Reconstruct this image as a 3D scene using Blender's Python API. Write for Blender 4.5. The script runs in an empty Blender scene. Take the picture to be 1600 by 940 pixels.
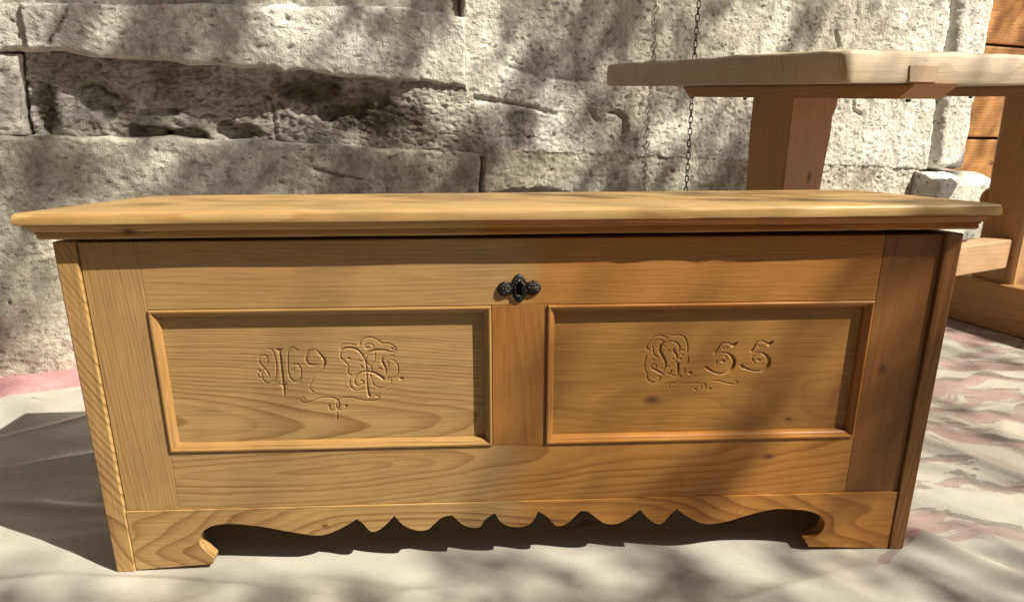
import bpy, bmesh, math, random
import numpy as np
from mathutils import Vector, Matrix
R = math.radians
scene = bpy.context.scene
C = scene.collection

# ------------------------------------------------------------------ camera
cd = bpy.data.cameras.new('camera'); cam = bpy.data.objects.new('camera', cd); C.objects.link(cam)
cd.sensor_fit = 'HORIZONTAL'; cd.sensor_width = 36.0; cd.lens = 24.19
cd.clip_start = 0.02; cd.clip_end = 500.0
cam.location = (0, 0, 0.7263); cam.rotation_euler = (R(90 - 16.889), 0, 0)
scene.camera = cam

# ------------------------------------------------------------------ sky, sun, exposure
SUN = Vector((0.93, -0.40, 1.05)).normalized()          # towards the sun
elev = math.asin(SUN.z); azim = math.atan2(SUN.x, SUN.y)
world = bpy.data.worlds.new('World'); scene.world = world; world.use_nodes = True
wn = world.node_tree.nodes; wl = world.node_tree.links
bg = wn['Background']; sky = wn.new('ShaderNodeTexSky'); sky.sky_type = 'NISHITA'; sky.sun_disc = False
sky.sun_elevation = elev; sky.sun_rotation = azim
sky.dust_density = 2.0; sky.ozone_density = 0.4; sky.air_density = 0.8
hs = wn.new('ShaderNodeHueSaturation'); hs.inputs['Saturation'].default_value = 0.45
wl.new(sky.outputs[0], hs.inputs['Color']); wl.new(hs.outputs[0], bg.inputs[0]); bg.inputs[1].default_value = 0.05
sd = bpy.data.lights.new('sun', 'SUN'); sd.energy = 5.0; sd.angle = R(0.53); sd.color = (1.0, 0.92, 0.77)
sun = bpy.data.objects.new('sun', sd); C.objects.link(sun); sun.location = (4, -2, 6)
sun.rotation_euler = SUN.to_track_quat('Z', 'Y').to_euler()
vs = scene.view_settings; vs.view_transform = 'Standard'; vs.look = 'None'; vs.gamma = 1.0
vs.use_curve_mapping = False; vs.exposure = 0.83
try:
    scene.cycles.use_denoising = True; scene.cycles.use_adaptive_sampling = True; scene.cycles.adaptive_threshold = 0.02
    scene.cycles.max_bounces = 6; scene.cycles.diffuse_bounces = 3; scene.cycles.glossy_bounces = 2; scene.cycles.transparent_max_bounces = 12
except Exception: pass

# ------------------------------------------------------------------ helpers
def link(o, parent=None):
    C.objects.link(o)
    if parent is not None: o.parent = parent
    return o
def empty(name, loc, rz=0, parent=None):
    o = bpy.data.objects.new(name, None); o.location = loc; o.rotation_euler = (0, 0, rz); o.empty_display_size = 0.1
    return link(o, parent)
def tag(o, label=None, cat=None, group=None, kind=None):
    for k, v in (('label', label), ('category', cat), ('group', group), ('kind', kind)):
        if v: o[k] = v
    return o
def mesh_obj(name, V, F, mat, parent=None, smooth=True):
    me = bpy.data.meshes.new(name); me.from_pydata([tuple(v) for v in V], [], F)
    if smooth: me.polygons.foreach_set('use_smooth', [True] * len(me.polygons))
    me.update(); o = bpy.data.objects.new(name, me)
    if mat: me.materials.append(mat)
    return link(o, parent)
def grid_mesh(name, P, mat, parent=None):
    """P: (n, m, 3) array of points -> quad grid"""
    n, m = P.shape[:2]
    idx = np.arange(n * m).reshape(n, m)
    q = np.stack([idx[:-1, :-1], idx[1:, :-1], idx[1:, 1:], idx[:-1, 1:]], -1).reshape(-1, 4)
    return quads(name, P.reshape(-1, 3), q, mat, parent)
def quads(name, V, q, mat, parent=None, smooth=True):
    me = bpy.data.meshes.new(name)
    me.vertices.add(len(V)); me.vertices.foreach_set('co', np.asarray(V, np.float32).ravel())
    me.loops.add(q.size); me.loops.foreach_set('vertex_index', q.astype(np.int32).ravel())
    me.polygons.add(len(q)); me.polygons.foreach_set('loop_start', np.arange(0, q.size, 4, dtype=np.int32))
    if smooth: me.polygons.foreach_set('use_smooth', np.ones(len(q), bool))
    me.update(calc_edges=True); me.validate()
    if mat: me.materials.append(mat)
    return link(bpy.data.objects.new(name, me), parent)
def box_bm(x0, x1, y0, y1, z0, z1, bev=0.0012, seg=2):
    bm = bmesh.new()
    vs_ = [bm.verts.new((x, y, z)) for z in (z0, z1) for y in (y0, y1) for x in (x0, x1)]
    for f in ((0, 2, 3, 1), (4, 5, 7, 6), (0, 1, 5, 4), (2, 6, 7, 3), (0, 4, 6, 2), (1, 3, 7, 5)):
        bm.faces.new([vs_[i] for i in f])
    if bev: bmesh.ops.bevel(bm, geom=list(bm.edges), offset=bev, segments=seg, affect='EDGES', profile=0.5)
    return bm
def bm_obj(name, bm, mat, parent=None, smooth=False):
    me = bpy.data.meshes.new(name); bmesh.ops.recalc_face_normals(bm, faces=list(bm.faces)); bm.to_mesh(me); bm.free()
    if smooth: me.polygons.foreach_set('use_smooth', [True] * len(me.polygons))
    if mat: me.materials.append(mat)
    return link(bpy.data.objects.new(name, me), parent)
def box(name, x0, x1, y0, y1, z0, z1, mat, parent=None, bev=0.0012):
    return bm_obj(name, box_bm(x0, x1, y0, y1, z0, z1, bev), mat, parent)

# gradient noise in numpy
def _h(ix, iy, iz, seed):
    n = (ix * 374761393 + iy * 668265263 + iz * 2147483647 + seed * 144269504) & 0xffffffff
    n = ((n ^ (n >> 13)) * 1274126177) & 0xffffffff
    n = n ^ (n >> 16)
    return n
def perlin(x, y, seed=0):
    x = np.asarray(x, float); y = np.asarray(y, float)
    ix = np.floor(x).astype(np.int64); iy = np.floor(y).astype(np.int64); fx = x - ix; fy = y - iy
    def g(i, j, dx, dy):
        a = (_h(i, j, 0, seed) & 0xffff) / 65536.0 * 2 * np.pi
        return np.cos(a) * dx + np.sin(a) * dy
    u = fx * fx * fx * (fx * (fx * 6 - 15) + 10); v = fy * fy * fy * (fy * (fy * 6 - 15) + 10)
    a = g(ix, iy, fx, fy); b = g(ix + 1, iy, fx - 1, fy); c = g(ix, iy + 1, fx, fy - 1); d = g(ix + 1, iy + 1, fx - 1, fy - 1)
    return 1.5 * ((a * (1 - u) + b * u) * (1 - v) + (c * (1 - u) + d * u) * v)
def fbm(x, y, seed=0, octv=4, gain=0.5, lac=2.03):
    s = 0; a = 1.0
    for k in range(octv):
        s = s + a * perlin(x, y, seed + 17 * k); x = x * lac + 3.1; y = y * lac - 1.7; a *= gain
    return s
def sstep(a, b, x):
    t = np.clip((x - a) / (b - a), 0, 1); return t * t * (3 - 2 * t)
def catmull(P, n=8):
    P = np.asarray(P, float)
    if len(P) < 3:
        return np.array([P[0] + (P[-1] - P[0]) * k / n for k in range(n + 1)])
    Q = np.vstack([2 * P[0] - P[1], P, 2 * P[-1] - P[-2]]); out = []
    for i in range(1, len(Q) - 2):
        p0, p1, p2, p3 = Q[i - 1:i + 3]
        for k in range(n):
            t = k / n
            out.append(0.5 * (2 * p1 + (p2 - p0) * t + (2 * p0 - 5 * p1 + 4 * p2 - p3) * t * t + (3 * p1 - p0 - 3 * p2 + p3) * t ** 3))
    out.append(P[-1]); return np.array(out)
def seg_dist(X, Y, P):
    """distance of grid points to a polyline, and the parameter 0..1 along it"""
    best = np.full(X.shape, 1e9); par = np.zeros(X.shape); n = len(P) - 1
    for i in range(n):
        a, b = P[i], P[i + 1]; d = b - a; L = d @ d + 1e-12
        t = np.clip(((X - a[0]) * d[0] + (Y - a[1]) * d[1]) / L, 0, 1)
        e = np.hypot(X - a[0] - t * d[0], Y - a[1] - t * d[1]); m = e < best
        best = np.where(m, e, best); par = np.where(m, (i + t) / n, par)
    return best, par
def tube(pts, rad, seg=8, bm=None, cap=True):
    bm = bm or bmesh.new(); pts = [Vector(p) for p in pts]; rings = []
    for i, p in enumerate(pts):
        d = (pts[min(i + 1, len(pts) - 1)] - pts[max(i - 1, 0)]).normalized()
        up = Vector((0, 0, 1)) if abs(d.z) < 0.9 else Vector((1, 0, 0))
        a = d.cross(up).normalized(); b = d.cross(a); r = rad[i] if hasattr(rad, '__len__') else rad
        rings.append([bm.verts.new(p + a * r * math.cos(2 * math.pi * k / seg) + b * r * math.sin(2 * math.pi * k / seg)) for k in range(seg)])
    for r0, r1 in zip(rings, rings[1:]):
        for k in range(seg): bm.faces.new((r0[k], r0[(k + 1) % seg], r1[(k + 1) % seg], r1[k]))
    if cap: bm.faces.new(rings[0][::-1]); bm.faces.new(rings[-1])
    return bm

# ------------------------------------------------------------------ materials
class NT:
    def __init__(s, name):
        s.m = bpy.data.materials.new(name); s.m.use_nodes = True; s.t = s.m.node_tree; s.n = s.t.nodes; s.l = s.t.links
        s.b = s.n['Principled BSDF']; s.out = s.n['Material Output']
        s.tc = s.n.new('ShaderNodeTexCoord')
    def _in(s, sock, v):
        if v is None: return
        if isinstance(v, bpy.types.NodeSocket): s.l.new(v, sock)
        else: sock.default_value = v
    def math(s, op, a, b=None, c=None, clamp=False):
        n = s.n.new('ShaderNodeMath'); n.operation = op; n.use_clamp = clamp
        for i, v in enumerate((a, b, c)): s._in(n.inputs[i], v)
        return n.outputs[0]
    def vmath(s, op, a, b=None):
        n = s.n.new('ShaderNodeVectorMath'); n.operation = op
        s._in(n.inputs[0], a); s._in(n.inputs[1], b); return n.outputs[0]
    def noise(s, vec, scale=5, detail=4, rough=0.55, dist=0.0):
        n = s.n.new('ShaderNodeTexNoise'); s._in(n.inputs['Vector'], vec); n.inputs['Scale'].default_value = scale
        n.inputs['Detail'].default_value = detail; n.inputs['Roughness'].default_value = rough; n.inputs['Distortion'].default_value = dist
        return n.outputs['Fac']
    def voro(s, vec, scale, feat='F1', rnd=1.0):
        n = s.n.new('ShaderNodeTexVoronoi'); n.feature = feat; s._in(n.inputs['Vector'], vec); n.inputs['Scale'].default_value = scale
        n.inputs['Randomness'].default_value = rnd; return n.outputs['Distance']
    def ramp(s, fac, stops, interp='LINEAR'):
        n = s.n.new('ShaderNodeValToRGB'); s._in(n.inputs[0], fac); cr = n.color_ramp; cr.interpolation = interp
        while len(cr.elements) < len(stops): cr.elements.new(0.5)
        for e, (p, c) in zip(cr.elements, stops):
            e.position = p; e.color = (c, c, c, 1) if not hasattr(c, '__len__') else (*c[:3], 1)
        return n.outputs[0]
    def mix(s, fac, a, b, blend='MIX'):
        n = s.n.new('ShaderNodeMix'); n.data_type = 'RGBA'; n.blend_type = blend; s._in(n.inputs[0], fac)
        for i, v in ((6, a), (7, b)): s._in(n.inputs[i], (*v, 1) if isinstance(v, tuple) and len(v) == 3 else v)
        return n.outputs[2]
    def sep(s, v):
        n = s.n.new('ShaderNodeSeparateXYZ'); s._in(n.inputs[0], v); return n.outputs
    def comb(s, x, y, z):
        n = s.n.new('ShaderNodeCombineXYZ')
        for i, v in enumerate((x, y, z)): s._in(n.inputs[i], v)
        return n.outputs[0]
    def bump(s, hgt, strength=1.0, dist=0.001, prev=None):
        n = s.n.new('ShaderNodeBump'); n.inputs['Strength'].default_value = strength; n.inputs['Distance'].default_value = dist
        s._in(n.inputs['Height'], hgt); s._in(n.inputs['Normal'], prev); return n.outputs[0]
    def done(s, col=None, rough=None, nrm=None, spec=None):
        s._in(s.b.inputs['Base Color'], (*col, 1) if isinstance(col, tuple) and len(col) == 3 else col)
        s._in(s.b.inputs['Roughness'], rough); s._in(s.b.inputs['Normal'], nrm)
        if spec is not None: s.b.inputs['Specular IOR Level'].default_value = spec
        return s.m

PINE_E = (0.425, 0.28, 0.120); PINE_L = (0.200, 0.088, 0.025)
def wood(name, grain='X', ctr=(0, 0, 0), freq=150, yc=0.06, zc=0.0, slope=0.05, tilt=0.0, warp=0.03, contrast=0.6,
         early=PINE_E, late=PINE_L, knots=(), rough=0.5, bumpd=0.0004, seed=0, tone=0.35, fine=0.10, oiled=None, curl=0.0):
    """sawn board: rings round a tilted pith seen on the board's faces; q = (along grain, depth, across)"""
    s = NT(name); v = s.vmath('SUBTRACT', s.tc.outputs['Object'], tuple(ctr)); x, y, z = s.sep(v)
    q = {'X': (x, y, z), 'Z': (z, y, x), 'Y': (y, x, z)}[grain]
    off = (seed * 1.37, seed * 0.71, seed * 2.11)
    qv = s.vmath('ADD', s.comb(*q), off)
    n1 = s.noise(s.vmath('MULTIPLY', qv, (2.2, 5, 7)), 1.0, 2, 0.5)
    n2 = s.noise(s.vmath('MULTIPLY', qv, (7, 40, 40)), 1.0, 3, 0.5)
    w1 = s.math('MULTIPLY', s.math('SUBTRACT', n1, 0.5), warp); w2 = s.math('MULTIPLY', s.math('SUBTRACT', n2, 0.5), 0.008)
    dy = s.math('ADD', s.math('ADD', q[1], s.math('MULTIPLY', q[0], slope)), s.math('ADD', w1, yc))
    dz = s.math('ADD', s.math('ADD', q[2], s.math('MULTIPLY', q[0], tilt)), s.math('ADD', w2, zc))
    kn = None
    for kx, kz, kr in knots:                       # knots push the rings aside and go dark in the middle
        a = s.math('MULTIPLY', s.math('SUBTRACT', q[0], kx), 0.55); b = s.math('SUBTRACT', q[2], kz)
        d2 = s.math('ADD', s.math('MULTIPLY', a, a), s.math('MULTIPLY', b, b))
        e = s.math('POWER', 2.718, s.math('MULTIPLY', d2, -1.0 / (2 * (kr * 1.6) ** 2)))
        dz = s.math('ADD', dz, s.math('MULTIPLY', e, kr * 1.3))
        c = s.math('POWER', 2.718, s.math('MULTIPLY', d2, -1.0 / (2 * (kr * 0.55) ** 2)))
        kn = c if kn is None else s.math('MAXIMUM', kn, c)
    r = s.math('SQRT', s.math('ADD', s.math('MULTIPLY', dy, dy), s.math('MULTIPLY', dz, dz)))
    ph = s.math('MULTIPLY', s.math('MULTIPLY', r, freq), s.math('ADD', 1.0, s.math('MULTIPLY', r, curl))); fr = s.math('FRACT', ph)
    wnz = s.n.new('ShaderNodeTexWhiteNoise'); wnz.noise_dimensions = '1D'; s.l.new(s.math('FLOOR', ph), wnz.inputs['W'])
    lt = s.ramp(fr, [(0, 0.0), (0.45, 0.10), (0.80, 0.75), (0.90, 1.0), (0.96, 0.7), (1.0, 0.0)])
    lt = s.math('MULTIPLY', lt, s.math('ADD', s.math('MULTIPLY', wnz.outputs['Value'], 0.65), 0.35))
    fib = s.noise(s.vmath('MULTIPLY', qv, (9, 500, 500)), 1.0, 1, 0.6)
    big = s.noise(s.vmath('MULTIPLY', qv, (2.5, 6, 6)), 1.0, 3, 0.5)
    wear = s.noise(s.vmath('MULTIPLY', qv, (22, 22, 22)), 1.0, 3, 0.65)
    col = s.mix(s.math('MULTIPLY', lt, contrast), early, late)
    amber = tuple(c * k for c, k in zip(early, (0.86, 0.72, 0.55)))
    col = s.mix(s.math('MULTIPLY', s.ramp(big, [(0.35, 0.0), (0.7, 1.0)]), tone), col, amber)
    col = s.mix(1.0, col, s.ramp(fib, [(0.3, 1 - fine * 1.5), (0.7, 1 + fine)]), 'MULTIPLY')
    col = s.mix(1.0, col, s.ramp(wear, [(0.3, 0.92), (0.7, 1.05)]), 'MULTIPLY')
    fl = s.noise(s.vmath('MULTIPLY', qv, (38, 420, 420)), 1.0, 0, 0.5)
    col = s.mix(s.ramp(fl, [(0.72, 0.0), (0.84, 0.22)]), col, tuple(0.55 * c for c in late))
    if oiled is not None:                          # old oil has soaked in on one side of the chest and left it amber
        e = s.math('ADD', s.math('SUBTRACT', x, oiled - ctr[0]), s.math('MULTIPLY', s.math('SUBTRACT', s.noise(s.vmath('MULTIPLY', v, (9, 9, 4)), 1.0, 2, 0.5), 0.5), 0.14))
        col = s.mix(s.ramp(e, [(0.0, 0.0), (0.05, 0.85), (0.5, 1.0)]), col, s.mix(1.0, col, (0.94, 0.66, 0.36), 'MULTIPLY'))
    if kn is not None: col = s.mix(s.math('MULTIPLY', kn, 0.9), col, (0.06, 0.022, 0.008))
    hgt = s.math('ADD', s.math('MULTIPLY', fib, 0.6), s.math('MULTIPLY', wear, 0.4))
    ro = s.math('ADD', s.math('MULTIPLY', wear, 0.25), rough - 0.12)
    return s.done(col, ro, s.bump(hgt, 0.6, bumpd), 0.35)

# stone, plaster, plastic, ground
def stone_mat(name, seed=0, tint=(1, 1, 1), dark=0.35, pit=1.0, dark_spots=()):
    s = NT(name); v = s.vmath('ADD', s.tc.outputs['Object'], (seed * 3.3, seed * 1.7, seed * 2.9))
    big = s.noise(v, 3.2, 4, 0.6); mid = s.noise(v, 14, 4, 0.65); fin = s.noise(v, 90, 3, 0.7); gr = s.noise(v, 320, 1, 0.7)
    vs2 = s.vmath('MULTIPLY', v, (40, 40, 62)); pits = s.voro(s.vmath('ADD', vs2, s.comb(s.math('MULTIPLY', fin, 2.5), 0, s.math('MULTIPLY', mid, 3))), 1.0)
    c = s.ramp(big, [(0.28, (0.68 * tint[0], 0.655 * tint[1], 0.58 * tint[2])), (0.5, (0.84 * tint[0], 0.82 * tint[1], 0.745 * tint[2])), (0.72, (0.88 * tint[0], 0.87 * tint[1], 0.81 * tint[2]))])
    c = s.mix(s.math('MULTIPLY', s.ramp(mid, [(0.40, 1.0), (0.56, 0.0)]), dark), c, (0.24, 0.215, 0.18))
    c = s.mix(s.ramp(s.noise(v, 6.5, 5, 0.6, 0.6), [(0.60, 0.0), (0.72, 0.55)]), c, (0.88, 0.875, 0.84))
    c = s.mix(s.ramp(s.noise(v, 1.7, 3, 0.55), [(0.42, 0.0), (0.66, 0.42)]), c, s.mix(1.0, c, (0.70, 0.60, 0.46), 'MULTIPLY'))
    c = s.mix(s.ramp(s.noise(s.vmath('MULTIPLY', v, (9, 9, 2.2)), 1.0, 4, 0.6), [(0.55, 0.0), (0.72, 0.45)]), c, s.mix(1.0, c, (0.48, 0.46, 0.43), 'MULTIPLY'))
    c = s.mix(1.0, c, s.ramp(fin, [(0.3, 0.78), (0.55, 1.0)]), 'MULTIPLY')
    c = s.mix(1.0, c, s.ramp(gr, [(0.3, 0.78), (0.55, 1.0)]), 'MULTIPLY')
    pm = s.math('MULTIPLY', s.ramp(pits, [(0.16, 1.0), (0.30, 0.0)]), s.ramp(s.noise(v, 22, 2, 0.6), [(0.47, 0.0), (0.56, 1.0)]))
    c = s.mix(s.math('MULTIPLY', pm, min(0.6, 0.36 * pit)), c, (0.13, 0.115, 0.095))
    ox, oy, oz = s.sep(s.tc.outputs['Object'])
    for cu, cz, ru, rz in dark_spots:                   # dark oval patches with ragged edges
        d = s.math('ADD', s.math('POWER', s.math('DIVIDE', s.math('SUBTRACT', ox, cu), ru), 2.0), s.math('POWER', s.math('DIVIDE', s.math('SUBTRACT', oz, cz), rz), 2.0))
        c = s.mix(s.math('MULTIPLY', s.ramp(s.math('ADD', d, s.math('MULTIPLY', s.math('SUBTRACT', mid, 0.5), 1.6)), [(0.35, 1.0), (1.1, 0.0)]), 0.8), c, (0.10, 0.085, 0.072))
    h = s.math('ADD', s.math('MULTIPLY', fin, 0.9), s.math('ADD', s.math('MULTIPLY', mid, 0.7), s.math('MULTIPLY', gr, 0.40)))
    h = s.math('SUBTRACT', h, s.math('MULTIPLY', pm, 1.1 * pit))
    return s.done(c, 0.92, s.bump(h, 1.0, 0.0062), 0.15)
def plain(name, col, rough=0.6, spec=0.3, var=0.15, scale=30, bd=0.0005, metal=0.0):
    s = NT(name); v = s.tc.outputs['Object']; a = s.noise(v, scale, 5, 0.6); b = s.noise(v, scale * 7, 3, 0.6)
    c = s.mix(1.0, col, s.ramp(a, [(0.3, 1 - 2 * var), (0.65, 1.0)]), 'MULTIPLY')
    s.b.inputs['Metallic'].default_value = metal
    return s.done(c, rough, s.bump(s.math('ADD', a, b), 0.7, bd), spec)

# ------------------------------------------------------------------ ground and sheet
s = NT('pink_concrete'); v = s.tc.outputs['Object']
c = s.ramp(s.noise(v, 5, 5, 0.6), [(0.3, (0.50, 0.25, 0.27)), (0.7, (0.62, 0.36, 0.375))])
c = s.mix(s.ramp(s.noise(v, 60, 5, 0.7), [(0.45, 0.35), (0.6, 0.0)]), c, (0.30, 0.15, 0.15))
M_ground = s.done(c, 0.8, s.bump(s.noise(v, 140, 5, 0.7), 0.6, 0.002), 0.2)
g = mesh_obj('ground', [(-60, -60, 0), (60, -60, 0), (60, 60, 0), (-60, 60, 0)], [(0, 1, 2, 3)], M_ground, smooth=False)
tag(g, 'pink concrete ground under and around the plastic sheet', kind='structure')

s = NT('milky_plastic'); v = s.tc.outputs['Object']; X, Y, Z = s.sep(v)
wv = s.vmath('ADD', v, s.vmath('MULTIPLY', s.comb(s.noise(v, 3, 2), s.noise(s.vmath('ADD', v, (7, 3, 1)), 3, 2), 0), (0.35, 0.35, 0)))
rot = s.n.new('ShaderNodeMapping'); s.l.new(wv, rot.inputs['Vector']); rot.inputs['Rotation'].default_value = (0, 0, R(28)); rot.inputs['Scale'].default_value = (3.2, 10.0, 1)
pn = s.noise(rot.outputs[0], 1.15, 5, 0.6)
zone = s.math('ADD', s.ramp(s.math('ADD', s.math('MULTIPLY', s.math('SUBTRACT', X, 0.62), 1.0), s.math('MULTIPLY', s.math('SUBTRACT', Y, 1.0), 0.35)), [(0.0, 0.0), (0.16, 0.75), (0.8, 1.0)]), s.math('MULTIPLY', s.ramp(Y, [(0.0, 0.0), (1.0, 0.0)]), 0.5))
thr = s.math('SUBTRACT', s.math('ADD', pn, s.math('MULTIPLY', zone, 0.175)), 0.165)
cl = s.ramp(thr, [(0.492, 0.0), (0.512, 0.7), (0.62, 1.0)])
milk = s.ramp(s.noise(v, 2.3, 4, 0.6), [(0.3, (0.43, 0.41, 0.36)), (0.7, (0.51, 0.49, 0.44))])
milk = s.mix(s.ramp(s.noise(v, 34, 6, 0.7), [(0.56, 0.0), (0.72, 0.30)]), milk, (0.34, 0.31, 0.26))
milk = s.mix(s.ramp(s.voro(s.vmath('ADD', v, s.comb(s.noise(v, 60), 0, 0)), 21), [(0.05, 0.6), (0.075, 0.0)]), milk, (0.22, 0.19, 0.15))
scr = s.noise(s.vmath('MULTIPLY', rot.outputs[0], (5, 1.2, 1)), 9, 5, 0.7)
s.b.inputs['Coat Weight'].default_value = 0.35; s.b.inputs['Coat Roughness'].default_value = 0.14
s.done(milk, s.ramp(scr, [(0.3, 0.18), (0.7, 0.36)]), s.bump(s.noise(v, 9, 2, 0.5), 0.3, 0.003), 0.4)
tr = s.n.new('ShaderNodeBsdfTransparent'); tr.inputs[0].default_value = (0.93, 0.91, 0.88, 1)
mx = s.n.new('ShaderNodeMixShader'); s.l.new(s.math('ADD', s.math('MULTIPLY', cl, 0.60), 0.05), mx.inputs[0])
s.l.new(s.b.outputs[0], mx.inputs[1]); s.l.new(tr.outputs[0], mx.inputs[2]); s.l.new(mx.outputs[0], s.out.inputs['Surface'])
M_plastic = s.m

def build_sheet():
    xs = np.concatenate([np.linspace(-2.3, -1.36, 40)[:-1], np.linspace(-1.36, 1.5, 640), np.linspace(1.5, 3.4, 80)[1:]]); nx = len(xs)
    yb = 1.7535 + (xs + 1.302) * 0.404 - 0.045
    yb = yb - 0.175 * (1 - sstep(-0.9, 0.2, xs)) + 0.012 * perlin(xs * 4, xs * 0, 5)
    tt = np.concatenate([np.linspace(0, 0.45, 36)[:-1], np.linspace(0.45, 1, 270)]); ny = len(tt)
    Xg = np.repeat(xs[:, None], ny, 1); Yg = -0.7 + (yb[:, None] + 0.7) * tt[None, :]
    Xw = Xg + 0.12 * perlin(Xg * 1.3, Yg * 1.3, 11); Yw = Yg + 0.12 * perlin(Xg * 1.3, Yg * 1.3, 12)
    a = R(24); U = Xw * math.cos(a) + Yw * math.sin(a); Vv = -Xw * math.sin(a) + Yw * math.cos(a)
    Z = 0.0055 * (fbm(U * 1.6, Vv * 4.2, 21, 3) + 0.35)
    r1 = 1 - np.abs(perlin(U * 1.1 + 5, Vv * 4.5, 31)) * 1.6; Z += 0.0060 * np.clip(r1, 0, 1) ** 5
    b = R(-38); U2 = Xw * math.cos(b) + Yw * math.sin(b); V2 = -Xw * math.sin(b) + Yw * math.cos(b)
    r2 = 1 - np.abs(perlin(U2 * 0.9, V2 * 3.1, 41)) * 1.6; Z += 0.0055 * np.clip(r2, 0, 1) ** 7
    Z += 0.0009 * fbm(Xw * 9, Yw * 9, 51, 2)
    # flatten where the chest and the table stand
    lx = (Xg + 0.6236) * math.cos(0.046) + (Yg - 0.9195) * math.sin(0.046); ly = -(Xg + 0.6236) * math.sin(0.046) + (Yg - 0.9195) * math.cos(0.046)
    d = np.maximum(np.maximum(-lx - 0.01, lx - 1.284), np.maximum(-ly - 0.01, ly - 0.36)); Z = np.clip(Z, 0, None) * sstep(0.0, 0.10, d)
    px, py = 0.6205, 1.346; ca, sa = math.cos(R(25)), math.sin(R(25))
    tp = (Xg - px) * ca + (Yg - py) * sa; tq = -(Xg - px) * sa + (Yg - py) * ca
    for p0, p1 in ((0.15, 0.40), (1.15, 1.40)):
        d = np.maximum(np.maximum(p0 - tp, tp - p1), np.maximum(0.0 - tq, tq - 0.8)); Z *= sstep(0.0, 0.08, d)
    # standing folds
    for P, rr, hh in (([(0.672, 1.025), (0.70, 0.989), (0.731, 0.952), (0.765, 0.909), (0.80, 0.86), (0.86, 0.74), (0.95, 0.5)], 0.024, 0.017),
                      ([(1.03, 1.33), (1.135, 1.43), (1.23, 1.50), (1.5, 1.72)], 0.035, 0.006),
                      ([(-1.3, 0.78), (-0.95, 0.85), (-0.761, 0.891), (-0.60, 0.893), (-0.45, 0.88), (-0.2, 0.84)], 0.014, 0.007),
                      ([(-1.4, 1.22), (-1.1, 1.14), (-0.9, 1.10), (-0.72, 1.08)], 0.02, 0.006),
                      ([(-0.4, 0.905), (-0.15, 0.86), (0.1, 0.79), (0.3, 0.70)], 0.02, 0.006),
                      ([(0.86, 1.02), (1.02, 1.02), (1.25, 1.10), (1.5, 1.12)], 0.03, 0.005),
                      ([(0.78, 1.14), (0.98, 1.12), (1.2, 1.22)], 0.03, 0.004)):
        dd, par = seg_dist(Xg, Yg, catmull(P, 6)); wob = 1 + 0.22 * perlin(Xg * 6, Yg * 6, 61)
        Z += hh * np.exp(-(dd / (rr * 0.75 * wob)) ** 2) * sstep(0, 0.12, par) * sstep(0, 0.12, 1 - par)
    Z = Z + 0.0015
    return grid_mesh('plastic_sheet', np.stack([Xg, Yg, Z], -1), M_plastic)
tag(build_sheet(), 'milky translucent plastic sheet with folds, spread under the wooden chest', 'plastic sheet')

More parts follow.
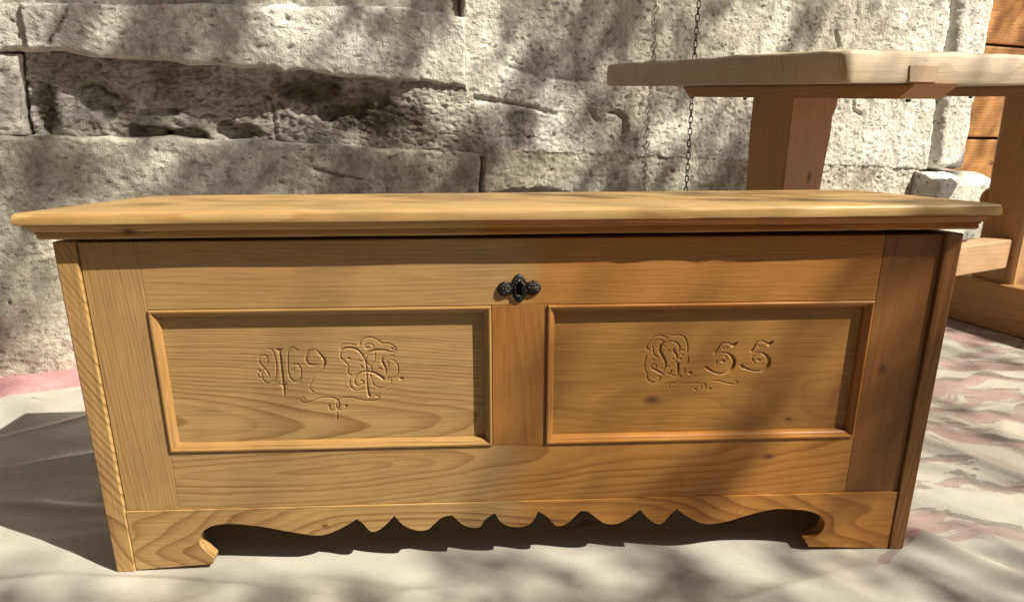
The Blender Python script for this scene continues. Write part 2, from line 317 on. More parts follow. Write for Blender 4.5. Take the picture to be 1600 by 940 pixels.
# ------------------------------------------------------------------ stone wall
KW = 1.05
WALL = empty('stone_wall', (-1.24 * KW, 1.67 * KW, 0.7263 * (1 - KW)), R(22)); WALL.scale = (KW, KW, KW)
tag(WALL, 'weathered grey limestone block wall behind the chest', 'stone wall', kind='thing')
def stone(name, uL, uR, top, bot, base=0.0, rnd=0.012, amp=1.0, seed=0, mat=None, step=0.0055, cracks=(), depth_fn=None, left=None, right=None, edge=0.016, sides='tblr'):
    """one block: a relief between a top and a bottom edge, standing `base` metres proud of the wall line"""
    n = max(4, int((uR - uL) / step)); tz = np.interp
    us = np.linspace(0, 1, n)
    hmax = max(p[1] for p in top) - min(p[1] for p in bot); m = max(4, int(hmax / step)); vs_ = np.linspace(0, 1, m)
    Ug = np.repeat(uL + (uR - uL) * us[:, None], m, 1)
    tp = np.array(sorted(top)); bt = np.array(sorted(bot))
    Zt = np.interp(Ug, tp[:, 0], tp[:, 1]); Zb = np.interp(Ug, bt[:, 0], bt[:, 1])
    Zt = Zt + 0.006 * fbm(Ug * 9, Ug * 0 + seed, seed + 1, 3); Zb = Zb + 0.006 * fbm(Ug * 9, Ug * 0 + seed + 9, seed + 1, 3)
    Zg = Zb + (Zt - Zb) * vs_[None, :]
    if left is not None:
        L = np.array(sorted(left, key=lambda p: p[1])); lu = np.interp(Zg, L[:, 1], L[:, 0]); Ug = lu + (uR - lu) * us[:, None]
    if right is not None:
        L = np.array(sorted(right, key=lambda p: p[1])); ru = np.interp(Zg, L[:, 1], L[:, 0]); l0 = Ug[:1, :]; Ug = l0 + (ru - l0) * us[:, None]
    Ug = Ug + 0.004 * fbm(Zg * 11, Zg * 0 + 4, seed + 3, 3)
    dl = (us[:, None] * (uR - uL)) * np.ones_like(Zg); dr = ((1 - us[:, None]) * (uR - uL)) * np.ones_like(Zg)
    db = Zg - Zb; dt = Zt - Zg; e = np.minimum(np.minimum(dl if 'l' in sides else 9, dr if 'r' in sides else 9), np.minimum(db if 'b' in sides else 9, dt if 't' in sides else 9)) * np.ones_like(Zg) + 0.006 * fbm(Ug * 20, Zg * 20, seed + 5, 3)
    e = np.clip(e, 0, None)
    fall = np.where(e < rnd, 1 - np.sqrt(np.clip(1 - (1 - e / rnd) ** 2, 0, 1)), 0) * edge
    # at the very rim always sink back so that neighbours do not touch
    D = amp * (0.007 * fbm(Ug * 3.0, Zg * 4, seed + 7, 2) + 0.0020 * fbm(Ug * 24, Zg * 28, seed + 8, 3) + 0.0026 * fbm(Ug * 75, Zg * 75, seed + 9, 2))
    pit = perlin(Ug * 38, Zg * 46, seed + 13); D -= amp * 0.0055 * sstep(0.50, 0.75, pit)
    rag = 1 - np.abs(perlin(Ug * 9 + Zg * 3, Zg * 14 - Ug * 4, seed + 15)) * 2; D -= amp * 0.0035 * np.clip(rag, 0, 1) ** 20
    for P, w, dep in cracks:
        dd, par = seg_dist(Ug + 0.004 * perlin(Ug * 45, Zg * 45, 77), Zg + 0.004 * perlin(Ug * 45, Zg * 45, 78), np.array(P, float))
        D -= dep * np.exp(-(dd / w) ** 2) * (0.5 + 0.5 * sstep(0, 0.15, par) * sstep(0, 0.15, 1 - par))
    D = D + base - fall
    if depth_fn is not None: D = D + depth_fn(Ug, Zg)
    P = np.stack([Ug, -D, Zg], -1)
    pad = lambda a: np.concatenate([a[:1], a, a[-1:]], 0)
    P = pad(P); P = np.concatenate([P[:, :1], P, P[:, -1:]], 1)
    bk = 0.16
    P[0, :, 1] = bk; P[-1, :, 1] = bk; P[:, 0, 1] = bk; P[:, -1, 1] = bk
    return grid_mesh(name, P, mat, WALL)
M_st = [stone_mat('limestone_%s' % w, i, tint, dk, pt, ((0.93, 0.66, 0.17, 0.055), (0.13, 0.70, 0.035, 0.07), (0.75, 0.73, 0.12, 0.04)) if w == 'grey' else (((1.36, 0.62, 0.07, 0.08),) if w == 'pale' else ())) for i, (w, tint, dk, pt) in enumerate((
    ('warm', (0.96, 0.965, 0.945), 0.40, 0.7), ('grey', (0.74, 0.74, 0.73), 0.65, 0.5), ('pale', (0.99, 0.995, 0.99), 0.30, 1.25), ('brown', (0.89, 0.875, 0.835), 0.42, 0.7)))]
s2bot = [(-1.0, 0.845), (0.134, 0.815), (0.185, 0.815), (0.292, 0.806), (0.462, 0.794), (0.614, 0.785), (0.743, 0.778), (0.949, 0.759), (1.175, 0.739)]
s2top = [(0.0, 0.915), (0.152, 0.92), (0.337, 0.925), (0.629, 0.935), (0.89, 0.943), (1.031, 0.948), (1.122, 0.932), (1.178, 0.924)]
course = [(-1.0, 0.66), (-0.098, 0.634), (0.024, 0.628), (0.293, 0.618), (0.644, 0.598), (0.94, 0.573), (1.222, 0.555), (1.337, 0.547), (1.749, 0.521), (2.256, 0.484), (2.654, 0.456), (3.086, 0.427), (3.7, 0.39)]
sh = lambda L, d: [(a, b + d) for a, b in L]
crk = [(0.217, 0.931), (0.205, 0.896), (0.184, 0.867), (0.167, 0.845), (0.156, 0.824)]
flat = lambda z: [(-2, z), (5, z)]
stone('stone', -0.95, 0.150, [(-1, 1.0), (0.2, 0.985)], sh(s2bot, 0.0), 0.034, 0.010, 1.0, 3, M_st[0], sides='tb')
stone('stone', 0.1235, 1.1755, s2top, s2bot, 0.042, 0.010, 1.0, 5, M_st[0], sides='tb', cracks=[(crk, 0.005, 0.022)])
stone('stone', 0.124, 1.172, flat(1.25), sh(s2top, -0.02), 0.010, 0.012, 1.0, 8, M_st[1], sides='')
stone('stone', -0.95, 0.084, sh(s2bot, -0.003), sh(course, 0.0015), 0.026, 0.010, 0.9, 11, M_st[0], right=[(0.098, 0.81), (0.083, 0.715), (0.076, 0.62)])
def flaky(U, Z):
    f = fbm(U * 5, Z * 8, 91, 4); terr = np.floor(f * 4.0 + 0.35 * perlin(U * 13, Z * 15, 93)) / 4.0
    k = 1 - sstep(0.75, 1.15, U)
    d = k * (0.024 * terr - 0.026) + 0.036 * (1 - k)
    # broken-out hollows near the foot and at the left
    for cu, cz, ru, rz, dep in ((0.335, 0.622, 0.055, 0.030, 0.05), (0.43, 0.618, 0.05, 0.022, 0.04), (0.55, 0.622, 0.06, 0.030, 0.04), (0.255, 0.705, 0.055, 0.045, 0.022), (0.12, 0.70, 0.03, 0.07, 0.02), (0.37, 0.675, 0.05, 0.012, 0.022), (0.80, 0.70, 0.16, 0.05, 0.02)):
        q = np.hypot((U - cu) / ru, (Z - cz) / rz) + 0.35 * perlin(U * 30, Z * 30, 95)
        d -= dep * (1 - sstep(0.75, 1.0, q))
    return d
Cleft = [(1.183, 1.3), (1.177, 0.873), (1.177, 0.738), (1.203, 0.641), (1.228, 0.554)]
stone('stone', 0.092, 1.22, sh(s2bot, 0.02), sh(course, -0.015), -0.006, 0.008, 1.3, 14, M_st[1], sides='l', step=0.0045, depth_fn=flaky, left=[(0.100, 0.81), (0.088, 0.715), (0.080, 0.62)], right=[(a + 0.02, b) for a, b in Cleft],
      cracks=[([(0.20, 0.735), (0.235, 0.745), (0.262, 0.722), (0.285, 0.706)], 0.005, 0.02), ([(0.235, 0.69), (0.262, 0.688), (0.268, 0.668)], 0.004, 0.016), ([(0.42, 0.675), (0.46, 0.66), (0.50, 0.668)], 0.004, 0.012), ([(0.645, 0.71), (0.652, 0.655), (0.648, 0.60)], 0.004, 0.012), ([(0.55, 0.69), (0.62, 0.695)], 0.004, 0.012)])
stone('stone', 1.18, 3.11, flat(1.25), sh(course, 0.0008), 0.030, 0.008, 1.0, 17, M_st[2], sides='br', left=Cleft, right=[(3.10, 1.3), (3.118, 0.713), (3.134, 0.433)], edge=0.006,
      cracks=[([(1.588, 0.675), (1.605, 0.66), (1.619, 0.636)], 0.006, 0.02), ([(1.66, 0.66), (1.681, 0.665), (1.718, 0.644), (1.725, 0.604), (1.709, 0.578)], 0.007, 0.024),
              ([(1.16, 0.72), (1.254, 0.702), (1.379, 0.684), (1.47, 0.66)], 0.006, 0.014), ([(2.56, 0.933), (2.575, 0.9), (2.589, 0.873)], 0.005, 0.02), ([(1.30, 0.80), (1.42, 0.77), (1.6, 0.755)], 0.005, 0.008),
              ([(1.78, 0.82), (1.775, 0.7), (1.765, 0.60), (1.762, 0.535)], 0.003, 0.008), ([(2.68, 0.73), (2.70, 0.66), (2.75, 0.64)], 0.005, 0.014)])
dj = [(1.228, 0.554), (1.231, 0.508), (1.226, 0.434), (1.22, 0.0)]
stone('stone', -0.95, 1.222, sh(course, -0.0008), flat(-0.03), 0.034, 0.009, 1.1, 21, M_st[3], right=[(a - 0.004, b) for a, b in dj], cracks=[([(0.10, 0.42), (0.105, 0.30), (0.108, 0.08)], 0.006, 0.014), ([(0.72, 0.53), (0.80, 0.505), (0.87, 0.49)], 0.004, 0.012)])
stone('stone', 1.24, 3.10, sh(course, 0.02), flat(-0.03), 0.028, 0.009, 1.1, 24, M_st[3], sides='l', left=[(a + 0.004, b) for a, b in dj])
stone('stone', 3.135, 3.33, flat(1.25), [(3.0, 0.432), (3.4, 0.418)], 0.055, 0.035, 0.9, 27, M_st[2], left=[(3.122, 1.3), (3.134, 0.713), (3.152, 0.433)], edge=0.06)
stone('stone', 3.07, 3.60, [(3.0, 0.425), (3.4, 0.405), (3.46, 0.395), (3.62, 0.32)], flat(-0.03), 0.12, 0.05, 0.35, 30, M_st[2], edge=0.11)
up = stone('stone', -0.95, 1.05, flat(1.75), flat(1.258), 0.01, 0.02, 1.0, 33, M_st[0], step=0.012)
stone('stone', 1.06, 3.33, flat(1.75), flat(1.258), 0.02, 0.02, 1.0, 36, M_st[2], step=0.012)
M_mortar = plain('mortar', (0.17, 0.15, 0.125), 0.95, 0.1, 0.25, 25, 0.004)
box('mortar_core', -0.95, 3.33, 0.12, 0.40, -0.02, 1.74, M_mortar, WALL, 0.01)

# ------------------------------------------------------------------ timber wall
TW = empty('timber_wall', (KW * (-1.24 + 3.34 * math.cos(R(22)) - 0.16 * math.sin(R(22))), KW * (1.67 + 3.34 * math.sin(R(22)) + 0.16 * math.cos(R(22))), 0.7263 * (1 - KW)), R(20)); TW.scale = (KW, KW, KW)
tag(TW, 'orange brown timber wall of broad horizontal boards beyond the stone wall', 'timber wall', kind='thing')
edges = [0.02, 0.27, 0.535, 0.93, 1.20, 1.48, 1.75]
for i, (a, b) in enumerate(zip(edges, edges[1:])):
    m = wood('larch_%d' % i, 'X', (0.8, 0, (a + b) / 2), 85, 0.05, 0.03, 0.12, 0.0, 0.08, 0.75, (0.62, 0.34, 0.12), (0.30, 0.12, 0.03), knots=((-0.55 + 0.2 * i, 0.02, 0.015),), rough=0.6, bumpd=0.0015, seed=40 + i, tone=0.6, fine=0.2)
    o = box('plank', -0.12, 2.2, 0, 0.06, -(b - a) / 2 + 0.006, (b - a) / 2 - 0.006, m, TW, 0.006)
    o.location = (0, 0.004 * (i % 2), (a + b) / 2); o.rotation_euler = (0, R(1.6), 0)
    # object space is centred on the plank, so shift its texture centre too
    for n in o.data.materials[0].node_tree.nodes:
        if n.type == 'VECT_MATH' and n.operation == 'SUBTRACT': n.inputs[1].default_value = (0.8, 0, 0)
M_dark = plain('dark_batten', (0.12, 0.065, 0.03), 0.9, 0.1)
box('backing', -0.12, 2.2, 0.07, 0.12, 0.0, 1.74, M_dark, TW, 0.004)

# ------------------------------------------------------------------ chain
M_iron = plain('rusty_iron', (0.055, 0.040, 0.030), 0.55, 0.5, 0.3, 120, 0.0004, 0.7)
CHAIN = empty('chain', (KW * (-1.24 + 1.905 * math.cos(R(22)) + 0.125 * math.sin(R(22))), KW * (1.67 + 1.905 * math.sin(R(22)) - 0.125 * math.cos(R(22))), 0.7263 * (1 - KW)), R(22)); CHAIN.scale = (KW, KW, KW)
tag(CHAIN, 'thin rusty iron chain hanging down in front of the stone wall', 'chain')
def link_mesh():
    bm = bmesh.new(); seg, n = 8, 20; L, Wd, r = 0.0115, 0.0056, 0.0016; rings = []
    for k in range(n):
        a = 2 * math.pi * k / n; x = Wd * math.cos(a); z = (L - Wd) * (1 if math.sin(a) > 0.01 else (-1 if math.sin(a) < -0.01 else 0)) + Wd * math.sin(a)
        nx, nz = math.cos(a), math.sin(a)
        rings.append([bm.verts.new((x + r * nx * math.cos(t), r * math.sin(t), z + r * nz * math.cos(t))) for t in [2 * math.pi * j / seg for j in range(seg)]])
    for k in range(n):
        r0, r1 = rings[k], rings[(k + 1) % n]
        for j in range(seg): bm.faces.new((r0[j], r0[(j + 1) % seg], r1[(j + 1) % seg], r1[j]))
    bmesh.ops.recalc_face_normals(bm, faces=list(bm.faces))
    me = bpy.data.meshes.new('link'); bm.to_mesh(me); bm.free(); me.materials.append(M_iron)
    me.polygons.foreach_set('use_smooth', [True] * len(me.polygons)); return me
lm = link_mesh(); rnd = random.Random(4); z = 1.30; i = 0
while z > 0.25:
    o = bpy.data.objects.new('link', lm); o.location = (0.004 * math.sin(z * 5) - 0.012 * (1.0 - z), 0.002 * math.sin(z * 9), z)
    o.rotation_euler = (0, R(rnd.uniform(-4, 4)), R(35 + 90 * (i % 2) + rnd.uniform(-14, 14))); link(o, CHAIN); z -= 0.0188; i += 1
bm = tube([(0.0, 0.16, 1.325), (0, 0.03, 1.325), (0, 0.004, 1.322), (0, -0.006, 1.312), (0, -0.002, 1.304), (0, 0.006, 1.303)], 0.0035)
bm_obj('hook', bm, M_iron, CHAIN, True)

# ------------------------------------------------------------------ table
TAB = empty('trestle_table', (0.6205, 1.346, 0.0016), R(25)); TAB.scale = (0.949, 0.949, 1.0)
tag(TAB, 'heavy rustic pale wood trestle table standing behind the chest', 'table')
PALE_E = (0.50, 0.42, 0.31); PALE_L = (0.30, 0.22, 0.14)
BR_E = (0.48, 0.285, 0.135); BR_L = (0.27, 0.135, 0.055)
zb = 0.7408
def slab():
    n, m, k = 90, 44, 9; L, Wd, T = 2.15, 0.86, 0.063
    def edge_wave(t, sd): return (0.006 if sd == 1 else 0.0015) * fbm(t * 5, t * 0 + sd, 101 + sd, 3)
    us = np.linspace(0, 1, n); vs_ = np.linspace(0, 1, m)
    Ug = np.repeat(us[:, None] * L, m, 1); Vg = vs_[None, :] * (Wd - 0.22 * sstep(0.05, 1.0, us * L))[:, None]
    Ug = Ug + edge_wave(Vg * 2, 1) * (1 - us[:, None]); Vg = Vg + edge_wave(Ug, 2) * (1 - vs_[None, :])
    ed = np.minimum(np.minimum(us * L, (1 - us) * L)[:, None] * np.ones((1, m)), np.minimum(vs_ * Wd, (1 - vs_) * Wd)[None, :] * np.ones((n, 1)))
    def layer(inset, z, sag):
        cu, cv = L / 2, Wd / 2
        U2 = cu + (Ug - cu) * (1 - inset / cu); V2 = cv + (Vg - cv) * (1 - inset / cv)
        Z = z + sag * (0.0035 * fbm(Ug * 6, Vg * 6, 111, 3) - 0.004 * np.exp(-(ed / 0.03) ** 2) * (0.8 + perlin(Ug * 11, Vg * 11, 113)))
        return np.stack([U2, V2, Z], -1)
    top = layer(0.008, zb + T, 1.0); bot = layer(0.004, zb, 0.0)
    prof = [(0.008, 1.0, 1.0), (0.003, 0.94, .8), (0.0005, 0.82, .5), (0.0, 0.5, .2), (0.001, 0.1, 0.0), (0.004, 0.0, 0.0)]
    def rim(a): return np.concatenate([a[:-1, 0], a[-1, :-1], a[:0:-1, -1], a[0, :0:-1]], 0)
    rings = [rim(layer(i, zb + T * f, sg)) for i, f, sg in prof]
    V = np.concatenate([top.reshape(-1, 3), bot.reshape(-1, 3)] + rings, 0); q = []
    idx = np.arange(n * m).reshape(n, m)
    q.append(np.stack([idx[:-1, :-1], idx[1:, :-1], idx[1:, 1:], idx[:-1, 1:]], -1).reshape(-1, 4))
    q.append(np.stack([idx[:-1, :-1], idx[:-1, 1:], idx[1:, 1:], idx[1:, :-1]], -1).reshape(-1, 4) + n * m)
    base = 2 * n * m; nr = len(rings[0]); j = np.arange(nr); jn = (j + 1) % nr
    for r in range(len(rings) - 1):
        a, b = base + r * nr, base + (r + 1) * nr; q.append(np.stack([a + j, b + j, b + jn, a + jn], -1))
    o = quads('tabletop', V, np.concatenate(q, 0), wood('table_slab', 'X', (0.6, 0.4, 0.77), 95, 0.09, 0.05, 0.03, 0.02, 0.05, 0.55, PALE_E, PALE_L, seed=61, tone=0.25, rough=0.6, bumpd=0.0008, knots=()), TAB)
    return o
TOP = slab()
bm = bmesh.new()        # dovetail patch let into the long edge
pts = [(0.186, 0.0), (0.276, 0.0), (0.268, 0.030), (0.180, 0.030)]
va = [bm.verts.new((x, -0.0028, zb + 0.003 + z)) for x, z in pts]; vb = [bm.verts.new((x, 0.03, zb + 0.003 + z)) for x, z in pts]
bm.faces.new(va); bm.faces.new(vb[::-1])
for k in range(4): bm.faces.new((va[k], vb[k], vb[(k + 1) % 4], va[(k + 1) % 4]))
bm_obj('dovetail_patch', bm, wood('patch_wood', 'Y', (0.22, 0, 0.75), 160, 0.02, 0.02, 0.1, 0, 0.02, 0.4, (0.40, 0.31, 0.21), (0.26, 0.18, 0.11), seed=62), TOP)
def cleat(p0, p1, q0, q1, mat):
    bm = bmesh.new(); z1, z0 = zb - 0.001, zb - 0.030; ch = 0.035; sec = [(q0, z1), (q1, z1), (q1 - ch, z0), (q0 + ch, z0)]
    a = [bm.verts.new((p0, q, z)) for q, z in sec]; b = [bm.verts.new((p1, q, z)) for q, z in sec]
    bm.faces.new(a); bm.faces.new(b[::-1])
    for k in range(4): bm.faces.new((a[k], b[k], b[(k + 1) % 4], a[(k + 1) % 4]))
    bmesh.ops.bevel(bm, geom=list(bm.edges), offset=0.003, segments=2, affect='EDGES')
    return bm_obj('cleat', bm, mat, TAB)
mc = wood('cleat_wood', 'Y', (0.2, 0.4, 0.72), 120, 0.05, 0.04, 0.06, 0, 0.03, 0.5, BR_E, BR_L, seed=63, tone=0.5)
CA = cleat(0.19, 0.335, -0.012, 0.745, mc); CB = cleat(1.19, 1.335, -0.012, 0.62, mc)
M_bolt = plain('dark_bolt', (0.03, 0.025, 0.02), 0.6, 0.4)
for c_, p in ((CA, 0.262), (CB, 1.262)):
    for q in (0.05, 0.55):
        bm = bmesh.new(); bmesh.ops.create_cone(bm, cap_ends=True, segments=10, radius1=0.004, radius2=0.006, depth=0.006); bmesh.ops.translate(bm, verts=bm.verts, vec=(p, q, zb - 0.034)); bm_obj('bolt', bm, M_bolt, c_)
def leg(p0, p1, q0, q1, sd):
    n = 26; zs = np.linspace(0.150, zb - 0.0295, n); V = []; F = []
    for i, z in enumerate(zs):
        w = 0.010 * math.sin((z - 0.15) * 9.0) + 0.004 * float(perlin(z * 9, sd, 5))
        e = 0.012 if z > 0.67 else 0.0
        r = 0.008
        P0, P1, Q0, Q1 = p0 + 0.3 * w, p1 - w + e, q0 + 0.2 * w, q1 - 0.3 * w
        for x, y in ((P0 + r, Q0), (P1 - r, Q0), (P1, Q0 + r), (P1, Q1 - r), (P1 - r, Q1), (P0 + r, Q1), (P0, Q1 - r), (P0, Q0 + r)): V.append((x, y, z))
    for i in range(n - 1):
        for k in range(8): F.append((i * 8 + k, i * 8 + (k + 1) % 8, (i + 1) * 8 + (k + 1) % 8, (i + 1) * 8 + k))
    F.append(tuple(range(7, -1, -1))); F.append(tuple(range((n - 1) * 8, n * 8)))
    m = wood('leg_wood_%d' % sd, 'Z', ((p0 + p1) / 2, (q0 + q1) / 2, 0.4), 90, 0.05, 0.07, 0.04, 0.03, 0.05, 0.5, BR_E, BR_L, knots=((0.12, 0.02, 0.010),), seed=64 + sd, tone=0.5)
    return mesh_obj('leg', V, F, m, TAB, False)
leg(0.20, 0.345, 0.32, 0.455, 1); leg(1.20, 1.345, 0.262, 0.40, 2)
mb = wood('foot_wood', 'Y', (1.2, 0.3, 0.08), 90, 0.05, 0.05, 0.04, 0.02, 0.05, 0.5, BR_E, BR_L, seed=67, tone=0.5)
for p in (0.185, 1.182): bm_obj('foot', box_bm(p, p + 0.17, -0.02, 0.80, 0.0, 0.152, 0.008, 3), mb, TAB)
ms = wood('stretcher_wood', 'X', (0.8, 0.3, 0.25), 110, 0.06, 0.04, 0.04, 0.02, 0.04, 0.35, (0.52, 0.35, 0.21), (0.36, 0.21, 0.10), seed=68)
bm_obj('stretcher', box_bm(0.34, 1.203, 0.286, 0.352, 0.202, 0.292, 0.004, 2), ms, TAB)
bm = bmesh.new(); bmesh.ops.create_uvsphere(bm, u_segments=20, v_segments=12, radius=0.035)
bmesh.ops.scale(bm, verts=bm.verts, vec=(1.3, 0.7, 1.0)); bmesh.ops.translate(bm, verts=bm.verts, vec=(1.25, 0.41, 0.40)); bm_obj('peg', bm, mb, TAB, True)

# ------------------------------------------------------------------ unseen house, added behind the camera to cut and warm sky light
HS = empty('added_house', (-1.5, -3.6, 0)); tag(HS, 'unseen dark timber house added behind the camera to block sky light', 'house')
mH = wood('house_wood', 'X', (0, 0, 1), 60, 0.05, 0.05, 0.05, 0.0, 0.05, 0.6, (0.20, 0.105, 0.045), (0.10, 0.045, 0.018), seed=95, rough=0.7)
for i in range(18): box('plank', -7.0, 9.0, -0.05, 0.0 + 0.006 * (i % 2), 0.3 + 0.25 * i + 0.004, 0.3 + 0.25 * (i + 1) - 0.004, mH, HS, 0.006)
for i in range(18): box('plank', -3.06 + 0.006 * (i % 2), -3.0, 0.02, 6.5, 0.3 + 0.25 * i + 0.004, 0.3 + 0.25 * (i + 1) - 0.004, mH, HS, 0.006)
box('plinth', -7.0, 9.0, -0.4, -0.02, 0.0, 0.30, M_mortar, HS, 0.01); box('plinth', -3.4, -3.03, 0.0, 6.5, 0.0, 0.30, M_mortar, HS, 0.01)
M_roof = plain('roof_shingle', (0.10, 0.075, 0.06), 0.9, 0.1)
mesh_obj('roof', [(-7.5, 0.8, 4.5), (9.5, 0.8, 4.5), (9.5, -4, 7.6), (-7.5, -4, 7.6), (-7.5, 0.8, 4.62), (9.5, 0.8, 4.62), (9.5, -4, 7.72), (-7.5, -4, 7.72)], [(0, 3, 2, 1), (4, 5, 6, 7), (0, 1, 5, 4), (1, 2, 6, 5), (2, 3, 7, 6), (3, 0, 4, 7)], M_roof, HS, False)
M_pane = plain('window_glass', (0.02, 0.025, 0.03), 0.08, 0.6, 0.05)
for x in (-1.6, 1.2, 4.6):
    w = box('window', x, x + 0.9, 0.008, 0.045, 1.2, 2.3, mb, HS, 0.006); box('pane', x + 0.07, x + 0.42, 0.046, 0.05, 1.27, 2.23, M_pane, w, 0.001); box('pane', x + 0.48, x + 0.83, 0.046, 0.05, 1.27, 2.23, M_pane, w, 0.001)

# ------------------------------------------------------------------ chest
CH = empty('wooden_chest', (-0.6236, 0.9195, 0.0018), 0.046)
tag(CH, 'old waxed pine blanket chest with two carved panels and scalloped apron', 'chest')
W_, D_ = 1.274, 0.335
def body_board(name, x0, x1, z0, z1, y0, y1, mat, bev=0.0007): return box(name, x0, x1, y0, y1, z0, z1, mat, CH, bev)
def side(x0, x1, sd, tilt, E=(0.45, 0.29, 0.12), L=(0.17, 0.07, 0.02)):
    """side board: its top slopes down to the back"""
    bm = box_bm(x0, x1, -0.005, D_, 0.0, 0.530, 0.0018)
    for v in bm.verts:
        if v.co.z > 0.4: v.co.z -= 0.030 * (v.co.y / D_)
    m = wood('side_wood_%d' % sd, 'Z', ((x0 + x1) / 2, 0, 0.26), 115, 0.05, 0.10, 0.10, tilt, 0.05, 0.95, E, L, seed=70 + sd, rough=0.5)
    return bm_obj('side_board', bm, m, CH)
side(0.0, 0.0285, 1, 0.55); side(1.2495, W_, 2, -0.12, (0.27, 0.125, 0.036), (0.13, 0.05, 0.012))
bx = 0.0
mL = wood('stile_wood', 'Z', (0.07, 0, 0.3), 210, 0.05, 0.09, 0.02, 0.05, 0.03, 0.58, seed=73, tone=0.4)
mR = wood('stile_wood_amber_shaded', 'Z', (1.2, 0, 0.3), 120, 0.10, -0.03, 0.05, 0.03, 0.05, 0.40, (0.235, 0.105, 0.028), (0.11, 0.04, 0.010), knots=((0.02, -0.01, 0.007),), seed=74, tone=0.7)  # amber wood, its colour darkened further in place of leaf shade
body_board('stile', 0.0300, 0.1088, 0.1075, 0.528, bx, bx + 0.022, mL)
body_board('stile', 1.1622, 1.2482, 0.1075, 0.528, bx, bx + 0.022, mR)
body_board('top_rail', 0.1092, 1.1618, 0.4305, 0.528, bx, bx + 0.022, wood('top_rail_wood', 'X', (0.63, 0, 0.48), 190, 0.14, 0.16, 0.015, 0.0, 0.05, 0.46, seed=75, tone=0.45, oiled=0.62))
body_board('bottom_rail', 0.1092, 1.1618, 0.1075, 0.2050, bx, bx + 0.022, wood('bottom_rail_wood', 'X', (0.63, 0, 0.155), 110, 0.03, -0.03, 0.09, -0.05, 0.08, 0.8, knots=((0.40, 0.02, 0.006),), seed=76, tone=0.4, oiled=0.60))
body_board('muntin', 0.5950, 0.6750, 0.2053, 0.4302, bx, bx + 0.022, wood('muntin_wood', 'Z', (0.635, 0, 0.31), 130, 0.05, 0.02, 0.03, 0.04, 0.05, 0.40, (0.35, 0.162, 0.043), (0.18, 0.066, 0.015), seed=77, tone=0.7))

# carved panels -------------------------------------------------------
def hom(src, dst):
    A = []
    for (x, y), (u, v) in zip(src, dst):
        A.append([x, y, 1, 0, 0, 0, -u * x, -u * y, -u]); A.append([0, 0, 0, x, y, 1, -v * x, -v * y, -v])
    return np.linalg.svd(np.array(A, float))[2][-1].reshape(3, 3)
SRC = [(0, 0), (1600, 0), (1600, 830), (0, 830)]
HL = hom(SRC, [(235.3, 400.9), (493.4, 397.2), (488.0, 247.1), (219.0, 252.8)])
HR = hom(SRC, [(796.3, 393.0), (1039.1, 389.5), (1055.6, 252.2), (803.2, 257.4)])
